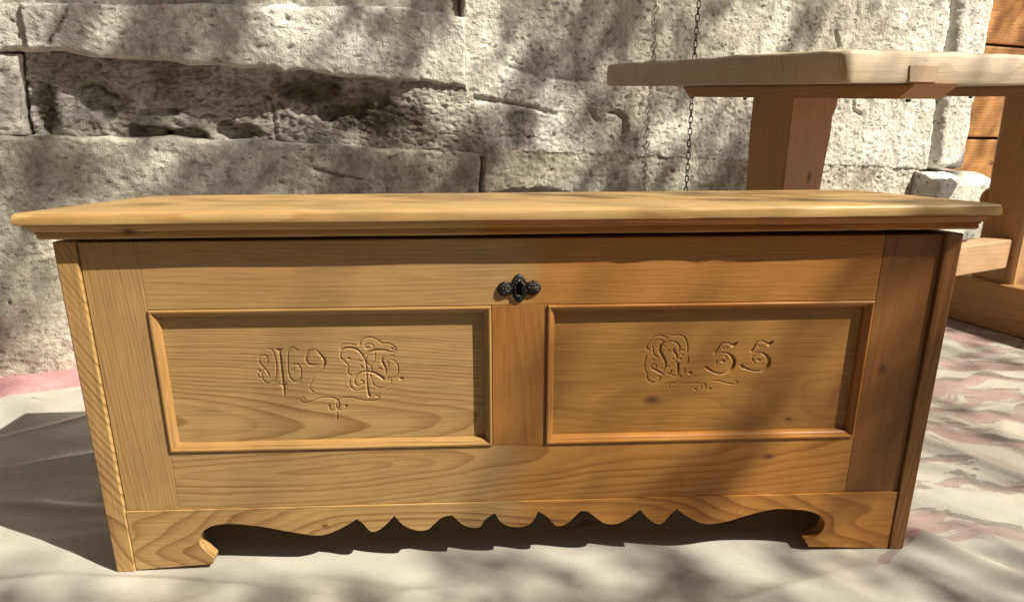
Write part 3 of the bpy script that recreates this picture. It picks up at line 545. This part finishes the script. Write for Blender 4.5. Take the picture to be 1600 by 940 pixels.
# strokes: (points on a 1600-wide drawing, half widths along the stroke)
LEFT = [
 ([(150,320),(148,285),(175,258),(210,265),(225,300),(205,345),(182,385),(172,440),(195,490),(230,505),(270,490),(298,440),(300,340),(280,250),(260,210),(225,197)], (4,5,5,4,5,6,5,3)),
 ([(150,320),(180,360),(215,395),(235,440)], (5,6,5)), ([(136,425),(145,450),(168,462)], (3,4,3)), ([(147,396),(157,400)], (8,8)),
 ([(325,205),(338,300),(350,420),(362,520)], (10,12,12,11)), ([(303,203),(325,222),(352,200)], (7,10,6)), ([(325,512),(360,522),(392,510)], (5,11,6)), ([(362,520),(368,570),(371,618)], (15,9,3)),
 ([(490,220),(470,195),(435,190),(408,215),(402,300),(408,400),(425,460),(460,490),(500,480),(518,440),(518,385),(500,345),(470,335),(445,345)], (4,5,5,6,7,5,4)), ([(428,378),(448,398),(462,372)], (4,6,4)),
 ([(630,200),(590,222),(564,270),(575,320),(612,345),(662,338)], (3,9,10,7,3)), ([(648,205),(700,260),(730,310),(715,365),(670,420),(630,460),(605,510),(595,560)], (3,11,13,9,5,3,3)), ([(612,574),(632,582)], (9,5)),
 ([(900,305),(875,285),(872,240),(890,205),(930,192),(985,195),(1040,225),(1080,285),(1100,360),(1102,400)], (4,6,8,10,9,7,6)), ([(866,200),(890,165),(940,157),(1000,167)], (3,3,3)),
 ([(1096,330),(1100,275),(1125,235),(1180,212),(1260,214),(1340,232)], (5,6,10,12,8,3)),
 ([(1040,165),(1055,130),(1100,102),(1150,100),(1200,120),(1240,152)], (7,5,4,4)), ([(1240,152),(1300,155),(1350,180),(1362,205),(1340,238)], (4,4,4,3)), ([(1170,190),(1150,160),(1110,155),(1090,175),(1098,195),(1118,184)], (3,4,5,6,8)),
 ([(1324,198),(1338,198)], (9,9)), ([(938,284),(952,288)], (9,9)), ([(1050,356),(1062,360)], (8,8)), ([(1216,374),(1228,376)], (7,7)), ([(1404,466),(1418,464)], (13,13)),
 ([(1100,360),(1105,450),(1110,540),(1125,618)], (5,6,7,13)),
 ([(1250,465),(1200,430),(1150,408),(1090,403),(1030,425),(998,470),(1000,510),(1030,530),(1065,515),(1075,490),(1050,484)], (14,11,9,7,7,6,6,8)),
 ([(955,475),(955,520),(985,560),(1030,570),(1070,560)], (3,5,4,3)), ([(1250,275),(1240,310),(1260,350),(1275,390),(1272,430)], (4,11,10,7,4)), ([(1285,310),(1300,340),(1285,370)], (3,4,3)),
 ([(1330,300),(1365,320),(1385,370),(1378,420),(1340,460),(1300,455),(1290,470),(1308,480),(1325,465),(1315,510),(1275,540),(1220,545),(1170,525),(1155,490)], (3,5,5,4,4,4,4,3)),
 ([(1180,240),(1175,300),(1150,330),(1140,360),(1150,395),(1135,430),(1145,460)], (3,3,4,3,3)), ([(1040,310),(1090,310)], (3,3)), ([(905,310),(940,350),(935,390),(945,425),(965,435)], (3,3,4,5)), ([(1100,320),(1135,355)], (3,4)), ([(1320,258),(1345,260)], (5,4)),
 ([(552,652),(545,634),(522,636),(515,660),(560,678),(620,665),(680,640),(760,630),(820,640),(850,665),(858,700),(845,735),(815,748),(780,740),(765,705)], (4,4,4,4,5,7,6,4,6)),
 ([(845,650),(900,635),(980,635),(1060,655),(1140,660),(1200,655),(1215,625),(1188,618)], (4,4,4,4,4,5)), ([(835,660),(835,715),(860,745),(900,740),(925,705)], (4,5,4,6)), ([(840,760),(838,830)], (3,3)), ([(765,703),(780,708)], (7,5)), ([(905,708),(925,703)], (5,7)),
]
RIGHT = [
 ([(360,172),(328,200),(322,250),(345,300),(370,350),(376,400),(355,450)], (5,15,15,12,9,5)), ([(235,430),(270,440),(310,460),(352,482)], (5,10,12,6)), ([(270,437),(240,415),(238,390),(262,380),(284,402),(270,437)], (5,5,5,5)),
 ([(188,205),(190,228),(212,236)], (6,8,7)), ([(192,210),(215,160),(260,115),(320,98),(380,115),(395,130)], (4,4,4,4)), ([(255,250),(245,190),(280,148),(330,140),(365,168)], (3,5,5,4)), ([(370,170),(420,155),(480,165),(515,210),(515,250),(490,272)], (4,6,8,7,4)), ([(440,100),(500,92),(560,110),(585,150),(597,210),(595,262)], (4,4,6,5,4)),
 ([(465,228),(460,258),(485,290),(490,325)], (6,12,12,6)), ([(478,358),(500,382),(500,430),(500,474)], (6,14,14,9)), ([(430,440),(435,482),(470,502),(510,490),(530,512)], (4,5,5,4)),
 ([(185,290),(167,380),(172,440),(195,470),(190,510),(215,550),(265,565),(310,545),(320,510),(290,500)], (3,4,4,5,5,4)), ([(250,250),(265,290),(300,312)], (4,5,3)), ([(560,425),(570,450),(566,470)], (3,4,3)), ([(598,300),(602,340),(596,370)], (3,4,3)),
 ] + [([(x - 4, y), (x + 4, y)], (7, 7)) for x, y in ((405,245),(255,340),(550,245),(540,290),(522,328),(340,425),(410,480),(365,200),(450,330),(405,410))] + [
 ([(615,470),(628,470)], (13,13)),
 ([(930,172),(900,220),(865,272)], (6,9,10)), ([(930,174),(1000,176),(1045,196)], (6,6,8)), ([(1048,198),(1070,185),(1092,163)], (18,15,3)),
 ([(900,272),(960,272),(1020,292),(1058,345),(1048,410),(1000,460),(930,480),(860,465),(800,432)], (4,6,12,19,18,11,7,9,12)), ([(772,432),(785,415),(800,436)], (4,13,12)), ([(885,380),(888,335),(930,298),(975,300),(985,332)], (4,5,4,3)), ([(940,352),(956,352)], (11,11)), ([(950,224),(958,226)], (7,7)), ([(982,220),(990,221)], (7,7)),
 ([(1295,155),(1262,205),(1232,255)], (6,9,10)), ([(1295,158),(1350,156),(1405,186)], (6,6,8)), ([(1408,188),(1428,172),(1448,150)], (18,15,3)),
 ([(1260,268),(1310,264),(1370,290),(1408,342),(1398,400),(1350,445),(1280,455),(1210,440),(1150,415)], (4,6,12,19,18,11,7,9,12)), ([(1118,420),(1134,396),(1148,424)], (4,13,12)), ([(1262,368),(1240,332),(1265,292),(1310,276)], (4,5,5,3)), ([(1297,342),(1312,342)], (11,11)), ([(1306,208),(1314,208)], (7,7)), ([(1336,205),(1344,205)], (6,6)),
 ([(410,605),(420,572),(470,565)], (3,5,3)), ([(560,580),(650,570),(715,574)], (3,3,3)), ([(850,545),(930,555),(1000,575),(1080,582),(1096,566),(1074,556)], (3,4,4,6)), ([(728,622),(736,582),(755,570),(775,598),(770,622)], (4,5,5,4)), ([(670,630),(682,640)], (9,6)), ([(808,638),(820,624)], (6,9)),
]
def panel(x0, x1, z0, z1, H, strokes, sc, mat):
    step = 0.00085; nx = int((x1 - x0) / step); nz = int((z1 - z0) / step)
    # dense only where the carving is: non-uniform grid lines
    allp = []
    S = []
    for pts, ws in strokes:
        p = catmull(pts, 6); q = np.c_[p, np.ones(len(p))] @ H.T; q = q[:, :2] / q[:, 2:] / 1000.0
        S.append((q, np.array(ws, float) / sc * 0.00098)); allp.append(q)
    allp = np.concatenate(allp); lo = allp.min(0) - 0.006; hi = allp.max(0) + 0.006
    def lines(a, b, l, h): return np.concatenate([np.linspace(a, l, 8)[:-1], np.linspace(l, h, int((h - l) / step)), np.linspace(h, b, 8)[1:]])
    xs = lines(x0, x1, lo[0], hi[0]); zs = lines(z0, z1, lo[1], hi[1])
    Xg, Zg = np.meshgrid(xs, zs, indexing='ij'); Dp = np.zeros_like(Xg)
    for q, ws in S:
        mw = ws.max() + 0.002; i0, i1 = np.searchsorted(xs, [q[:, 0].min() - mw, q[:, 0].max() + mw]); j0, j1 = np.searchsorted(zs, [q[:, 1].min() - mw, q[:, 1].max() + mw])
        sl = (slice(max(i0 - 1, 0), i1 + 1), slice(max(j0 - 1, 0), j1 + 1))
        dd, par = seg_dist(Xg[sl], Zg[sl], q); hw = np.maximum(np.interp(par, np.linspace(0, 1, len(ws)), ws), 0.0007) + 0.00035
        Dp[sl] = np.maximum(Dp[sl], np.clip(hw - dd, 0, None) * 1.3)
    P = np.stack([Xg, 0.009 + np.minimum(Dp, 0.005), Zg], -1)
    return grid_mesh('panel', P, mat, CH)
mPL = wood('panel_wood', 'X', (0.36, 0, 0.225), 74, 0.048, -0.022, 0.085, 0.02, 0.035, 0.85, seed=81, tone=0.30, curl=9.0)
mPR = wood('panel_wood_amber', 'X', (0.92, 0, 0.24), 74, 0.055, -0.035, -0.06, 0.02, 0.05, 0.45, (0.335, 0.168, 0.044), (0.16, 0.066, 0.015), knots=((-0.080, 0.0325, 0.0085), (0.138, -0.005, 0.004)), seed=83, tone=0.5, curl=8.0)
panel(0.116, 0.592, 0.208, 0.428, HL, LEFT, 5.714, mPL); panel(0.678, 1.159, 0.208, 0.428, HR, RIGHT, 6.4, mPR)
# mitred mouldings round the panels
def moulding(x0, x1, z0, z1, mh, mv):
    prof = [(0.0, 0.004), (0.0, -0.0012), (0.0012, -0.0026), (0.0030, -0.0029), (0.0046, -0.0023), (0.0052, -0.0013), (0.0056, -0.0002), (0.0066, 0.0002), (0.0084, 0.0014), (0.0100, 0.0034), (0.0110, 0.0060), (0.0116, 0.0088), (0.0116, 0.0120)]
    cs = [(x0, z0), (x1, z0), (x1, z1), (x0, z1)]; inn = [(1, 1), (-1, 1), (-1, -1), (1, -1)]
    for k in range(4):
        (ax, az), (bx_, bz) = cs[k], cs[(k + 1) % 4]; ia, ib = inn[k], inn[(k + 1) % 4]; V = []; F = []
        g_ = 0.00015
        for w, y in prof:
            ex = g_ if k in (0, 2) else 0
            V.append((ax + ia[0] * (w + (g_ if k in (0, 2) else 0)), y, az + ia[1] * (w + (0 if k in (0, 2) else g_)))); V.append((bx_ + ib[0] * (w + (g_ if k in (0, 2) else 0)), y, bz + ib[1] * (w + (0 if k in (0, 2) else g_))))
        for i in range(len(prof) - 1): F.append((2 * i, 2 * i + 1, 2 * i + 3, 2 * i + 2))
        mesh_obj('moulding', V, F, mh if k in (0, 2) else mv, CH).data.set_sharp_from_angle(angle=R(28))
mMh = wood('moulding_wood', 'X', (0.6, 0, 0.3), 260, 0.1, 0.08, 0.02, 0, 0.02, 0.5, (0.39, 0.235, 0.088), PINE_L, seed=84, rough=0.4, oiled=0.64)
mMv = wood('moulding_wood_upright', 'Z', (0.6, 0, 0.3), 260, 0.1, 0.08, 0.02, 0, 0.02, 0.5, (0.37, 0.22, 0.08), PINE_L, seed=85, rough=0.4, oiled=0.64)
moulding(0.1098, 0.5942, 0.2058, 0.4297, mMh, mMv); moulding(0.6758, 1.1612, 0.2058, 0.4297, mMh, mMv)

# scalloped apron
AP = [(29,2),(149,9,1),(152,19,1),(143,30),(134,43),(133,52),(138,64),(148,74),(163,80),(190,81),(231,75),(275,64),(315,56),(338,60),(362,72),(380,84,1),(389,76),(400,61),(412,62),(426,73),(439,88,1),(453,70),(473,60),(490,61),(501,71),(515,83),(530,86,1),(539,75),(549,66),(562,62),(574,64),(581,76),(597,88,1),(605,73),(615,65),(632,61),(649,64),(659,74),(666,89,1),(680,79),(694,62),(708,63),(721,74),(734,88,1),(745,86),(760,73),(774,63),(792,62),(809,70),(829,87,1),(844,69),(857,60),(867,61),(878,76),(888,86,1),(911,69),(930,59),(948,57),(973,61),(1008,72),(1046,81),(1078,80),(1108,75),(1127,65),(1135,52),(1133,38),(1122,26),(1106,20,1),(1114,8,1),(1248,1,1)]
def apron():
    out = []; run = [AP[0][:2]]
    for p in AP[1:]:
        run.append(p[:2])
        if len(p) == 3:
            out += [tuple(q) for q in catmull(run, 5)[:-1]]; run = [p[:2]]
    out.append(AP[-1][:2]); out = [(x / 1000, z / 1000) for x, z in out]
    poly = out + [(1.248, 0.107), (0.0300, 0.107)]
    poly[0] = (0.0300, 0.002)
    from mathutils.geometry import tessellate_polygon
    n = len(poly); y0, y1 = -0.003, 0.017
    tris = tessellate_polygon([[Vector((x, z, 0)) for x, z in poly]])
    V = [(x, y0, z) for x, z in poly] + [(x, y1, z) for x, z in poly]; bm = bmesh.new(); vv = [bm.verts.new(p_) for p_ in V]
    for t in tris:
        bm.faces.new([vv[i] for i in t]); bm.faces.new([vv[i + n] for i in t[::-1]])
    for k in range(n): bm.faces.new((vv[k], vv[(k + 1) % n], vv[n + (k + 1) % n], vv[n + k]))
    m = wood('apron_wood', 'X', (0.64, 0, 0.045), 92, 0.012, 0.0, 0.16, 0.03, 0.12, 0.9, (0.45, 0.29, 0.12), (0.17, 0.07, 0.02), knots=((-0.31, 0.028, 0.004),), seed=86, tone=0.25, oiled=0.60)
    return bm_obj('apron', bm, m, CH)
apron()
# carcass behind the front
mB = wood('carcass_wood', 'X', (0.6, 0.3, 0.3), 120, 0.05, 0.05, 0.04, 0, 0.05, 0.5, seed=88)
body_board('back_board', 0.0288, 1.2492, 0.105, 0.497, D_ - 0.020, D_ - 0.001, mB); body_board('bottom_board', 0.0288, 1.2492, 0.110, 0.128, 0.023, D_ - 0.0205, mB)
# lid
LID = empty('lid', (0, 0, 0.5340), 0, CH); LID.rotation_euler = (R(-4.8), R(-0.13), 0)
LID.location = (0, 0, 0.5338)
def loft(name, prof, mat, parent, n=60):
    """closed rounded-profile board: rings of (overhang, height), no overhang at the back"""
    V = []; F = []; rings = []
    rg = random.Random(7)
    def ring(o, z):
        P = []
        for k in range(n): P.append((-o + (W_ + 2 * o) * k / n, -o))
        for k in range(12): P.append((W_ + o, -o + (D_ + 0.012 + o) * k / 12))
        for k in range(n): P.append((W_ + o - (W_ + 2 * o) * k / n, D_ + 0.012))
        for k in range(12): P.append((-o, D_ + 0.012 - (D_ + 0.012 + o) * k / 12))
        return P
    for o, z in prof:
        i0 = len(V)
        for x, y in ring(o, z):
            w = 0.0011 * float(perlin(x * 7, y * 7 + z * 30, 5)) + (0.0012 * float(perlin(x * 34, z * 120, 6)) if x > 0.8 and y < 0 else 0)
            V.append((x, y + w, z + 0.4 * w))
        rings.append(list(range(i0, len(V))))
    m = len(rings[0])
    for a, b in zip(rings, rings[1:]):
        for k in range(m): F.append((a[k], b[k], b[(k + 1) % m], a[(k + 1) % m]))
    F.append(tuple(rings[0])); F.append(tuple(rings[-1][::-1]))
    o = mesh_obj(name, V, F, mat, parent); o.data.set_sharp_from_angle(angle=R(24))
    return o
mT = wood('lid_wood', 'X', (0.63, 0.15, 0.03), 105, 0.03, 0.05, 0.015, 0.02, 0.04, 0.9, (0.49, 0.33, 0.14), (0.33, 0.15, 0.045), seed=90, tone=0.25, rough=0.42)
mM2 = wood('lid_moulding_wood', 'X', (0.63, 0, 0.01), 110, 0.02, 0.02, 0.02, 0.01, 0.04, 0.7, (0.45, 0.28, 0.105), (0.22, 0.095, 0.027), knots=((-0.52, 0.001, 0.006),), seed=91, oiled=0.55)
loft('top_board', [(0.0, 0.0372), (0.0250, 0.0369), (0.0288, 0.0355), (0.0304, 0.0335), (0.0311, 0.0312), (0.0313, 0.0242), (0.0306, 0.0216), (0.0290, 0.0206), (0.0, 0.0202)], mT, LID)
loft('lid_moulding', [(0.0, 0.0198), (0.0245, 0.0198), (0.0240, 0.0178), (0.0205, 0.0150), (0.0178, 0.0122), (0.0166, 0.0104), (0.0148, 0.0098), (0.0150, 0.0088), (0.0152, 0.0078), (0.0132, 0.0070), (0.0134, 0.0056), (0.0136, 0.0036), (0.0128, 0.0014), (0.0108, 0.0000), (0.0, 0.0000)], mM2, LID)
# lock plate
def lock():
    st = 0.0005; xs = np.arange(-0.034, 0.0341, st); zs = np.arange(-0.024, 0.0241, st); X, Z = np.meshgrid(xs, zs, indexing='ij')
    def ell(cx, cz, rx, rz): return 1 - np.sqrt(((X - cx) / rx) ** 2 + ((Z - cz) / rz) ** 2)
    e = ell(0, 0, 0.0120, 0.0215); l1 = ell(-0.0205, -0.001, 0.0112, 0.0112); l2 = ell(0.0205, 0.0005, 0.0112, 0.0112); neck = np.minimum(1 - np.abs(X) / 0.022, (0.0098 - np.abs(Z)) / 0.02)
    ins = np.maximum(np.maximum(e, np.maximum(l1, l2)), neck)
    hgt = np.maximum(np.maximum(np.sqrt(np.clip(e * 2.2, 0, 1)) * 0.0045, 0.0060 * np.sqrt(np.clip(1 - (1 - np.clip(np.maximum(l1, l2), 0, 1)) ** 2, 0, 1))), np.where(neck > 0, 0.003, 0))
    hgt = hgt + 0.0012 * perlin(X * 420, Z * 420, 3) * np.clip(ins * 5, 0, 1) + 0.0008 * np.cos(np.hypot(X / 0.012, Z / 0.0215) * 22) * np.clip(e * 4, 0, 1)
    kh = (np.hypot(X, Z - 0.0045) < 0.0040) | ((np.abs(X) < 0.0032) & (Z < 0.0045) & (Z > -0.0085))
    keep = (ins > 0) & ~kh
    n, m = X.shape; idx = np.arange(n * m).reshape(n, m)
    kq = keep[:-1, :-1] & keep[1:, :-1] & keep[1:, 1:] & keep[:-1, 1:]
    q = np.stack([idx[:-1, :-1], idx[1:, :-1], idx[1:, 1:], idx[:-1, 1:]], -1)[kq]
    bord = np.zeros_like(keep); bord[1:-1, 1:-1] = ~(keep[:-2, 1:-1] & keep[2:, 1:-1] & keep[1:-1, :-2] & keep[1:-1, 2:])
    Y = -np.where(bord & (ins < 0.2), 0.0, np.clip(hgt, 0.0006, None))
    P = np.stack([X, Y, Z], -1).reshape(-1, 3); used, inv = np.unique(q, return_inverse=True)
    o = quads('lock_plate', P[used], inv.reshape(q.shape), plain('black_iron', (0.045, 0.040, 0.035), 0.38, 0.6, 0.35, 260, 0.0007, 0.75), CH)
    o.location = (0.6345, 0.0002, 0.4555)
    kbm = box_bm(-0.0045, 0.0045, -0.0010, 0.0002, -0.0095, 0.0095, 0.0003); k = bm_obj('keyhole', kbm, plain('keyhole_black', (0.004, 0.004, 0.004), 0.9, 0.0), o)
    return o
lock()
# ------------------------------------------------------------------ tree whose leaves dapple the light

SHADE = ((-0.59,0.92,0.51,0.05),(-0.61,0.92,0.4,0.05),(-0.63,0.92,0.28,0.05),(-0.65,0.92,0.15,0.05),(-0.67,0.92,0.04,0.05),(-0.49,0.93,0.51,0.05),(-0.5,0.93,0.4,0.05),(-0.52,0.92,0.28,0.05),(-0.54,0.92,0.15,0.05),(-0.55,0.92,0.03,0.05),(-0.38,0.93,0.51,0.05),(-0.39,0.93,0.4,0.05),(-0.41,0.93,0.27,0.05),(-0.42,0.93,0.15,0.05),(-0.44,0.93,0.03,0.05),(-0.28,0.94,0.51,0.05),(-0.29,0.94,0.39,0.05),(-0.3,0.93,0.27,0.05),(-0.31,0.93,0.14,0.05),(-0.32,0.93,0.03,0.05),(-0.17,0.94,0.51,0.05),(-0.18,0.94,0.39,0.05),(-0.18,0.94,0.27,0.05),(-0.19,0.94,0.14,0.05),(-0.19,0.94,0.02,0.05),(-0.07,0.94,0.51,0.05),(-0.07,0.94,0.39,0.05),(-0.08,0.94,0.27,0.05),(-0.08,0.94,0.14,0.05),(-0.08,0.94,0.02,0.05),(0.03,0.95,0.38,0.28),(0.03,0.95,0.29,0.28),(0.03,0.95,0.19,0.28),(0.03,0.95,0.09,0.28),(0.11,0.95,0.38,0.28),(0.12,0.95,0.29,0.28),(0.12,0.95,0.19,0.28),(0.12,0.95,0.08,0.28),(0.2,0.96,0.38,0.28),(0.2,0.96,0.28,0.28),(0.21,0.96,0.19,0.28),(0.22,0.96,0.08,0.28),(0.29,0.96,0.38,0.28),(0.29,0.96,0.28,0.28),(0.3,0.96,0.18,0.28),(0.31,0.96,0.08,0.28),(0.37,0.97,0.37,0.28),(0.38,0.97,0.28,0.28),(0.39,0.97,0.18,0.28),(0.4,0.97,0.08,0.28),(0.46,0.97,0.37,0.28),(0.47,0.97,0.28,0.28),(0.49,0.97,0.18,0.28),(0.5,0.97,0.07,0.28),(0.55,0.97,0.37,0.8),(0.56,0.97,0.28,0.8),(0.58,0.97,0.18,0.8),(0.6,0.98,0.07,0.8),(0.64,0.98,0.37,0.8),(0.66,0.98,0.27,0.8),(0.67,0.98,0.17,0.8),(0.69,0.98,0.07,0.48),(0.03,0.95,0.5,0.1),(0.09,0.95,0.47,0.1),(0.18,0.96,0.47,0.1),(0.28,0.96,0.46,0.1),(0.37,0.97,0.46,0.1),(0.47,0.97,0.46,0.1),(0.58,0.97,0.48,0.8),(0.3,0.96,0.25,0.28),(0.44,0.97,0.3,0.28),(-0.6,0.99,0.56,0.3),(-0.43,1.03,0.56,0.3),(-0.25,1.05,0.56,0.3),(-0.1,1.02,0.56,0.3),(0.05,1.04,0.56,0.3),(0.2,1.08,0.56,0.3),(0.35,1.06,0.56,0.3),(0.55,1.08,0.56,0.3),(-0.78,0.91,0.0,0.8),(-0.65,0.9,0.0,0.75),(-0.45,0.91,0.0,0.8),(-0.31,0.86,0.0,0.45),(-0.2,0.91,0.0,0.65),(-0.05,0.88,0.0,0.5),(0.08,0.91,0.0,0.8),(0.2,0.92,-0.0,0.65),(0.29,0.88,0.0,0.8),(0.39,0.93,0.0,0.1),(0.5,0.91,0.0,0.05),(0.65,0.91,-0.0,0.1),(0.75,0.91,0.0,0.4),(0.88,1.08,0.0,0.1),(0.96,1.32,0.0,0.15),(1.27,1.65,0.0,0.15),(1.32,1.83,0.0,0.3),(-1.12,1.46,0.0,0.05),(-1.2,1.6,0.0,0.1),(-1.26,1.66,0.06,0.42),(-1.23,1.67,0.25,0.42),(-1.2,1.69,0.44,0.42),(-0.98,1.78,0.56,0.19),(-0.84,1.83,0.54,0.72),(-0.62,1.92,0.53,0.72),(-0.5,1.97,0.54,0.35),(-0.28,2.06,0.5,0.9),(-0.16,2.11,0.49,0.87),(-0.0,2.17,0.48,0.72),(0.27,2.28,0.47,0.3),(0.37,2.32,0.47,0.95),(0.48,2.36,0.46,0.52),(0.67,2.44,0.46,0.52),(-0.37,2.02,0.64,0.95),(-0.53,1.96,0.65,0.95),(-0.59,1.93,0.71,0.82),(-0.44,1.99,0.58,0.7),(-0.31,2.05,0.7,0.52),(-0.21,2.09,0.62,0.72),(-0.0,2.17,0.62,0.95),(-0.08,2.14,0.82,0.09),(-0.1,2.13,0.71,0.19),(0.09,2.21,0.92,0.52),(0.2,2.25,0.81,0.72),(0.12,2.22,0.62,0.14),(0.2,2.25,0.69,0.52),(0.25,2.27,0.62,0.14),(0.37,2.32,0.65,0.62),(0.41,2.33,0.89,0.67),(0.59,2.41,0.89,0.3),(0.7,2.45,0.96,0.72),(0.87,2.52,0.94,0.14),(0.69,2.45,0.8,0.52),(0.7,2.46,0.65,0.3),(0.79,2.49,0.54,0.72),(1.28,2.69,0.96,0.3),(1.48,2.77,0.71,0.14),(1.36,2.72,0.55,0.09),(1.15,2.63,0.91,0.62),(-0.56,1.94,0.84,0.09),(-0.46,1.99,0.8,0.52),(-0.35,2.03,0.9,0.52),(-0.29,2.05,0.84,0.72),(-0.8,1.85,0.87,0.82),(-0.93,1.79,0.88,0.67),(-1.01,1.76,0.79,0.52),(-1.06,1.74,0.85,0.57),(-1.14,1.71,0.87,0.3),(-1.17,1.7,0.72,0.62),(-1.08,1.73,0.72,0.72),(-0.96,1.78,0.71,0.67),(-0.82,1.84,0.68,0.52),(-0.76,1.87,0.65,0.62),(-0.68,1.9,0.71,0.62),(1.95,2.96,0.96,0.05),(1.97,2.97,0.64,0.1),(1.78,2.89,0.84,0.1),(1.84,2.91,0.32,0.05),(0.67,1.43,0.77,0.04),(0.79,1.48,0.77,0.04),(0.91,1.54,0.77,0.04),(1.03,1.6,0.77,0.04),(1.15,1.65,0.77,0.04),(1.33,1.74,0.77,0.04),(0.88,1.52,0.72,0.1),(0.75,1.82,0.65,0.3),(0.75,1.82,0.58,0.3),(0.75,1.82,0.5,0.3),(1.7,2.2,0.6,0.3),(1.7,2.2,0.45,0.3),(1.7,2.2,0.3,0.3),(1.44,2.1,0.25,0.1),(1.53,2.15,0.25,0.1),(1.74,2.04,0.1,0.6),(-0.55,0.83,0,0.55),(-0.3,0.8,0,0.55),(-0.05,0.86,0,0.55),(0.2,0.8,0,0.55),(0.45,0.84,0,0.55),(-0.2,0.9,0,0.55),(0.3,0.9,0,0.55))

def build_tree():
    rg = random.Random(12); L = SUN; e1 = L.cross(Vector((0, 0, 1))).normalized(); e2 = e1.cross(L).normalized()
    S = np.array([[Vector(p[:3]).dot(e1), Vector(p[:3]).dot(e2), p[3]] for p in SHADE])
    lo = S[:, :2].min(0) - 0.9; hi = S[:, :2].max(0) + 0.7
    T = empty('leafy_tree', (6.2, -3.0, 0)); tag(T, 'leafy tree beside the yard, its shade dappling wall and chest', 'tree')
    bark = plain('bark', (0.11, 0.085, 0.06), 0.9, 0.1, 0.3, 12, 0.01)
    V = []; F = []; tips = []
    sig = 0.06
    area = (hi - lo).prod(); leafA = 0.00043
    N = int(area / leafA * 3.2)
    for _ in range(N):
        a = rg.uniform(lo[0], hi[0]); b = rg.uniform(lo[1], hi[1])
        w = np.exp(-((S[:, 0] - a) ** 2 + (S[:, 1] - b) ** 2) / (2 * sig * sig)); D = ((w * S[:, 2]).sum() + 0.004 * 0.45) / (w.sum() + 0.004)
        D = D + 0.22 * float(perlin(a * 10, b * 10, 7)) * (1.0 if 0.12 < D < 0.85 else 0.25)
        u_ = min(1.0, max(0.0, (D - 0.08) / 0.72)); D = 0.95 * u_ * u_ * (3 - 2 * u_)
        if D < 0.03: continue
        if rg.random() > min(1.0, -math.log(1 - D) / 3.2): continue
        t = rg.uniform(5.2, 6.8); c = e1 * a + e2 * b + L * t
        n = Vector((rg.gauss(0, 1), rg.gauss(0, 1), rg.gauss(0, 0.8) + 0.5)).normalized(); u = n.orthogonal().normalized(); u.rotate(Matrix.Rotation(rg.uniform(0, 6.28), 3, n)); v = n.cross(u)
        ll, ww = rg.uniform(0.040, 0.062), rg.uniform(0.026, 0.042); i = len(V)
        V += [c - u * ll / 2, c + v * ww / 2 + n * 0.004, c + u * ll / 2, c - v * ww / 2 + n * 0.004]; F.append((i, i + 1, i + 2, i + 3))
        if rg.random() < 0.010: tips.append(c.copy())
    for _ in range(26000):                         # crown added to block sky light, clear of the sun's path to the yard
        c = Vector((rg.uniform(-4.5, 7.5), rg.uniform(-6.5, 3.5), rg.uniform(4.2, 6.6))); a, b = c.dot(e1), c.dot(e2)
        if lo[0] - 0.1 < a < hi[0] + 0.1 and lo[1] - 0.1 < b < hi[1] + 0.1: continue
        if ((c.x - 1.5) / 6) ** 2 + ((c.y + 1.5) / 5) ** 2 > 1: continue
        n = Vector((rg.gauss(0, 1), rg.gauss(0, 1), rg.gauss(0, 0.8) + 0.5)).normalized(); u = n.orthogonal().normalized(); u.rotate(Matrix.Rotation(rg.uniform(0, 6.28), 3, n)); v = n.cross(u)
        ll, ww = rg.uniform(0.09, 0.15), rg.uniform(0.06, 0.09); i = len(V)
        V += [c - u * ll / 2, c + v * ww / 2 + n * 0.008, c + u * ll / 2, c - v * ww / 2 + n * 0.008]; F.append((i, i + 1, i + 2, i + 3))
    V = [p - T.location for p in V]
    s = NT('leaf_green'); s.done(s.ramp(s.noise(s.tc.outputs['Object'], 3), [(0.3, (0.045, 0.09, 0.02)), (0.7, (0.09, 0.14, 0.03))]), 0.5)
    cr = mesh_obj('crown', V, F, s.m, T, False)
    bm = tube([(0, 0, 0), (-0.05, 0.05, 1.2), (0.02, 0.1, 2.4), (0.0, 0.2, 4.0), (-0.1, 0.3, 5.6)], [0.17, 0.14, 0.12, 0.09, 0.04], 14)
    bm_obj('trunk', bm, bark, T, True)
    cen = sum(tips, Vector()) / len(tips) - T.location; fork = Vector((0.0, 0.2, 4.2))
    # limbs from the trunk towards groups of leaves, then thin twigs
    groups = {}
    for p in tips: groups.setdefault((int(p.x * 1.2), int(p.y * 1.2)), []).append(p - T.location)
    bm = bmesh.new()
    for k, ps in groups.items():
        m = sum(ps, Vector()) / len(ps); mid = fork.lerp(m, 0.5) + Vector((0, 0, 0.25))
        tube([fork, fork.lerp(mid, 0.5) + Vector((0, 0, 0.1)), mid, m], [0.022, 0.010, 0.006, 0.004], 6, bm)
        for p in ps: tube([mid.lerp(m, 0.7), m.lerp(p, 0.5) + Vector((0, 0, 0.03)), p], [0.005, 0.0035, 0.002], 5, bm)
    bm_obj('limbs', bm, bark, T, True)
    print('leaves', len(F))
build_tree()
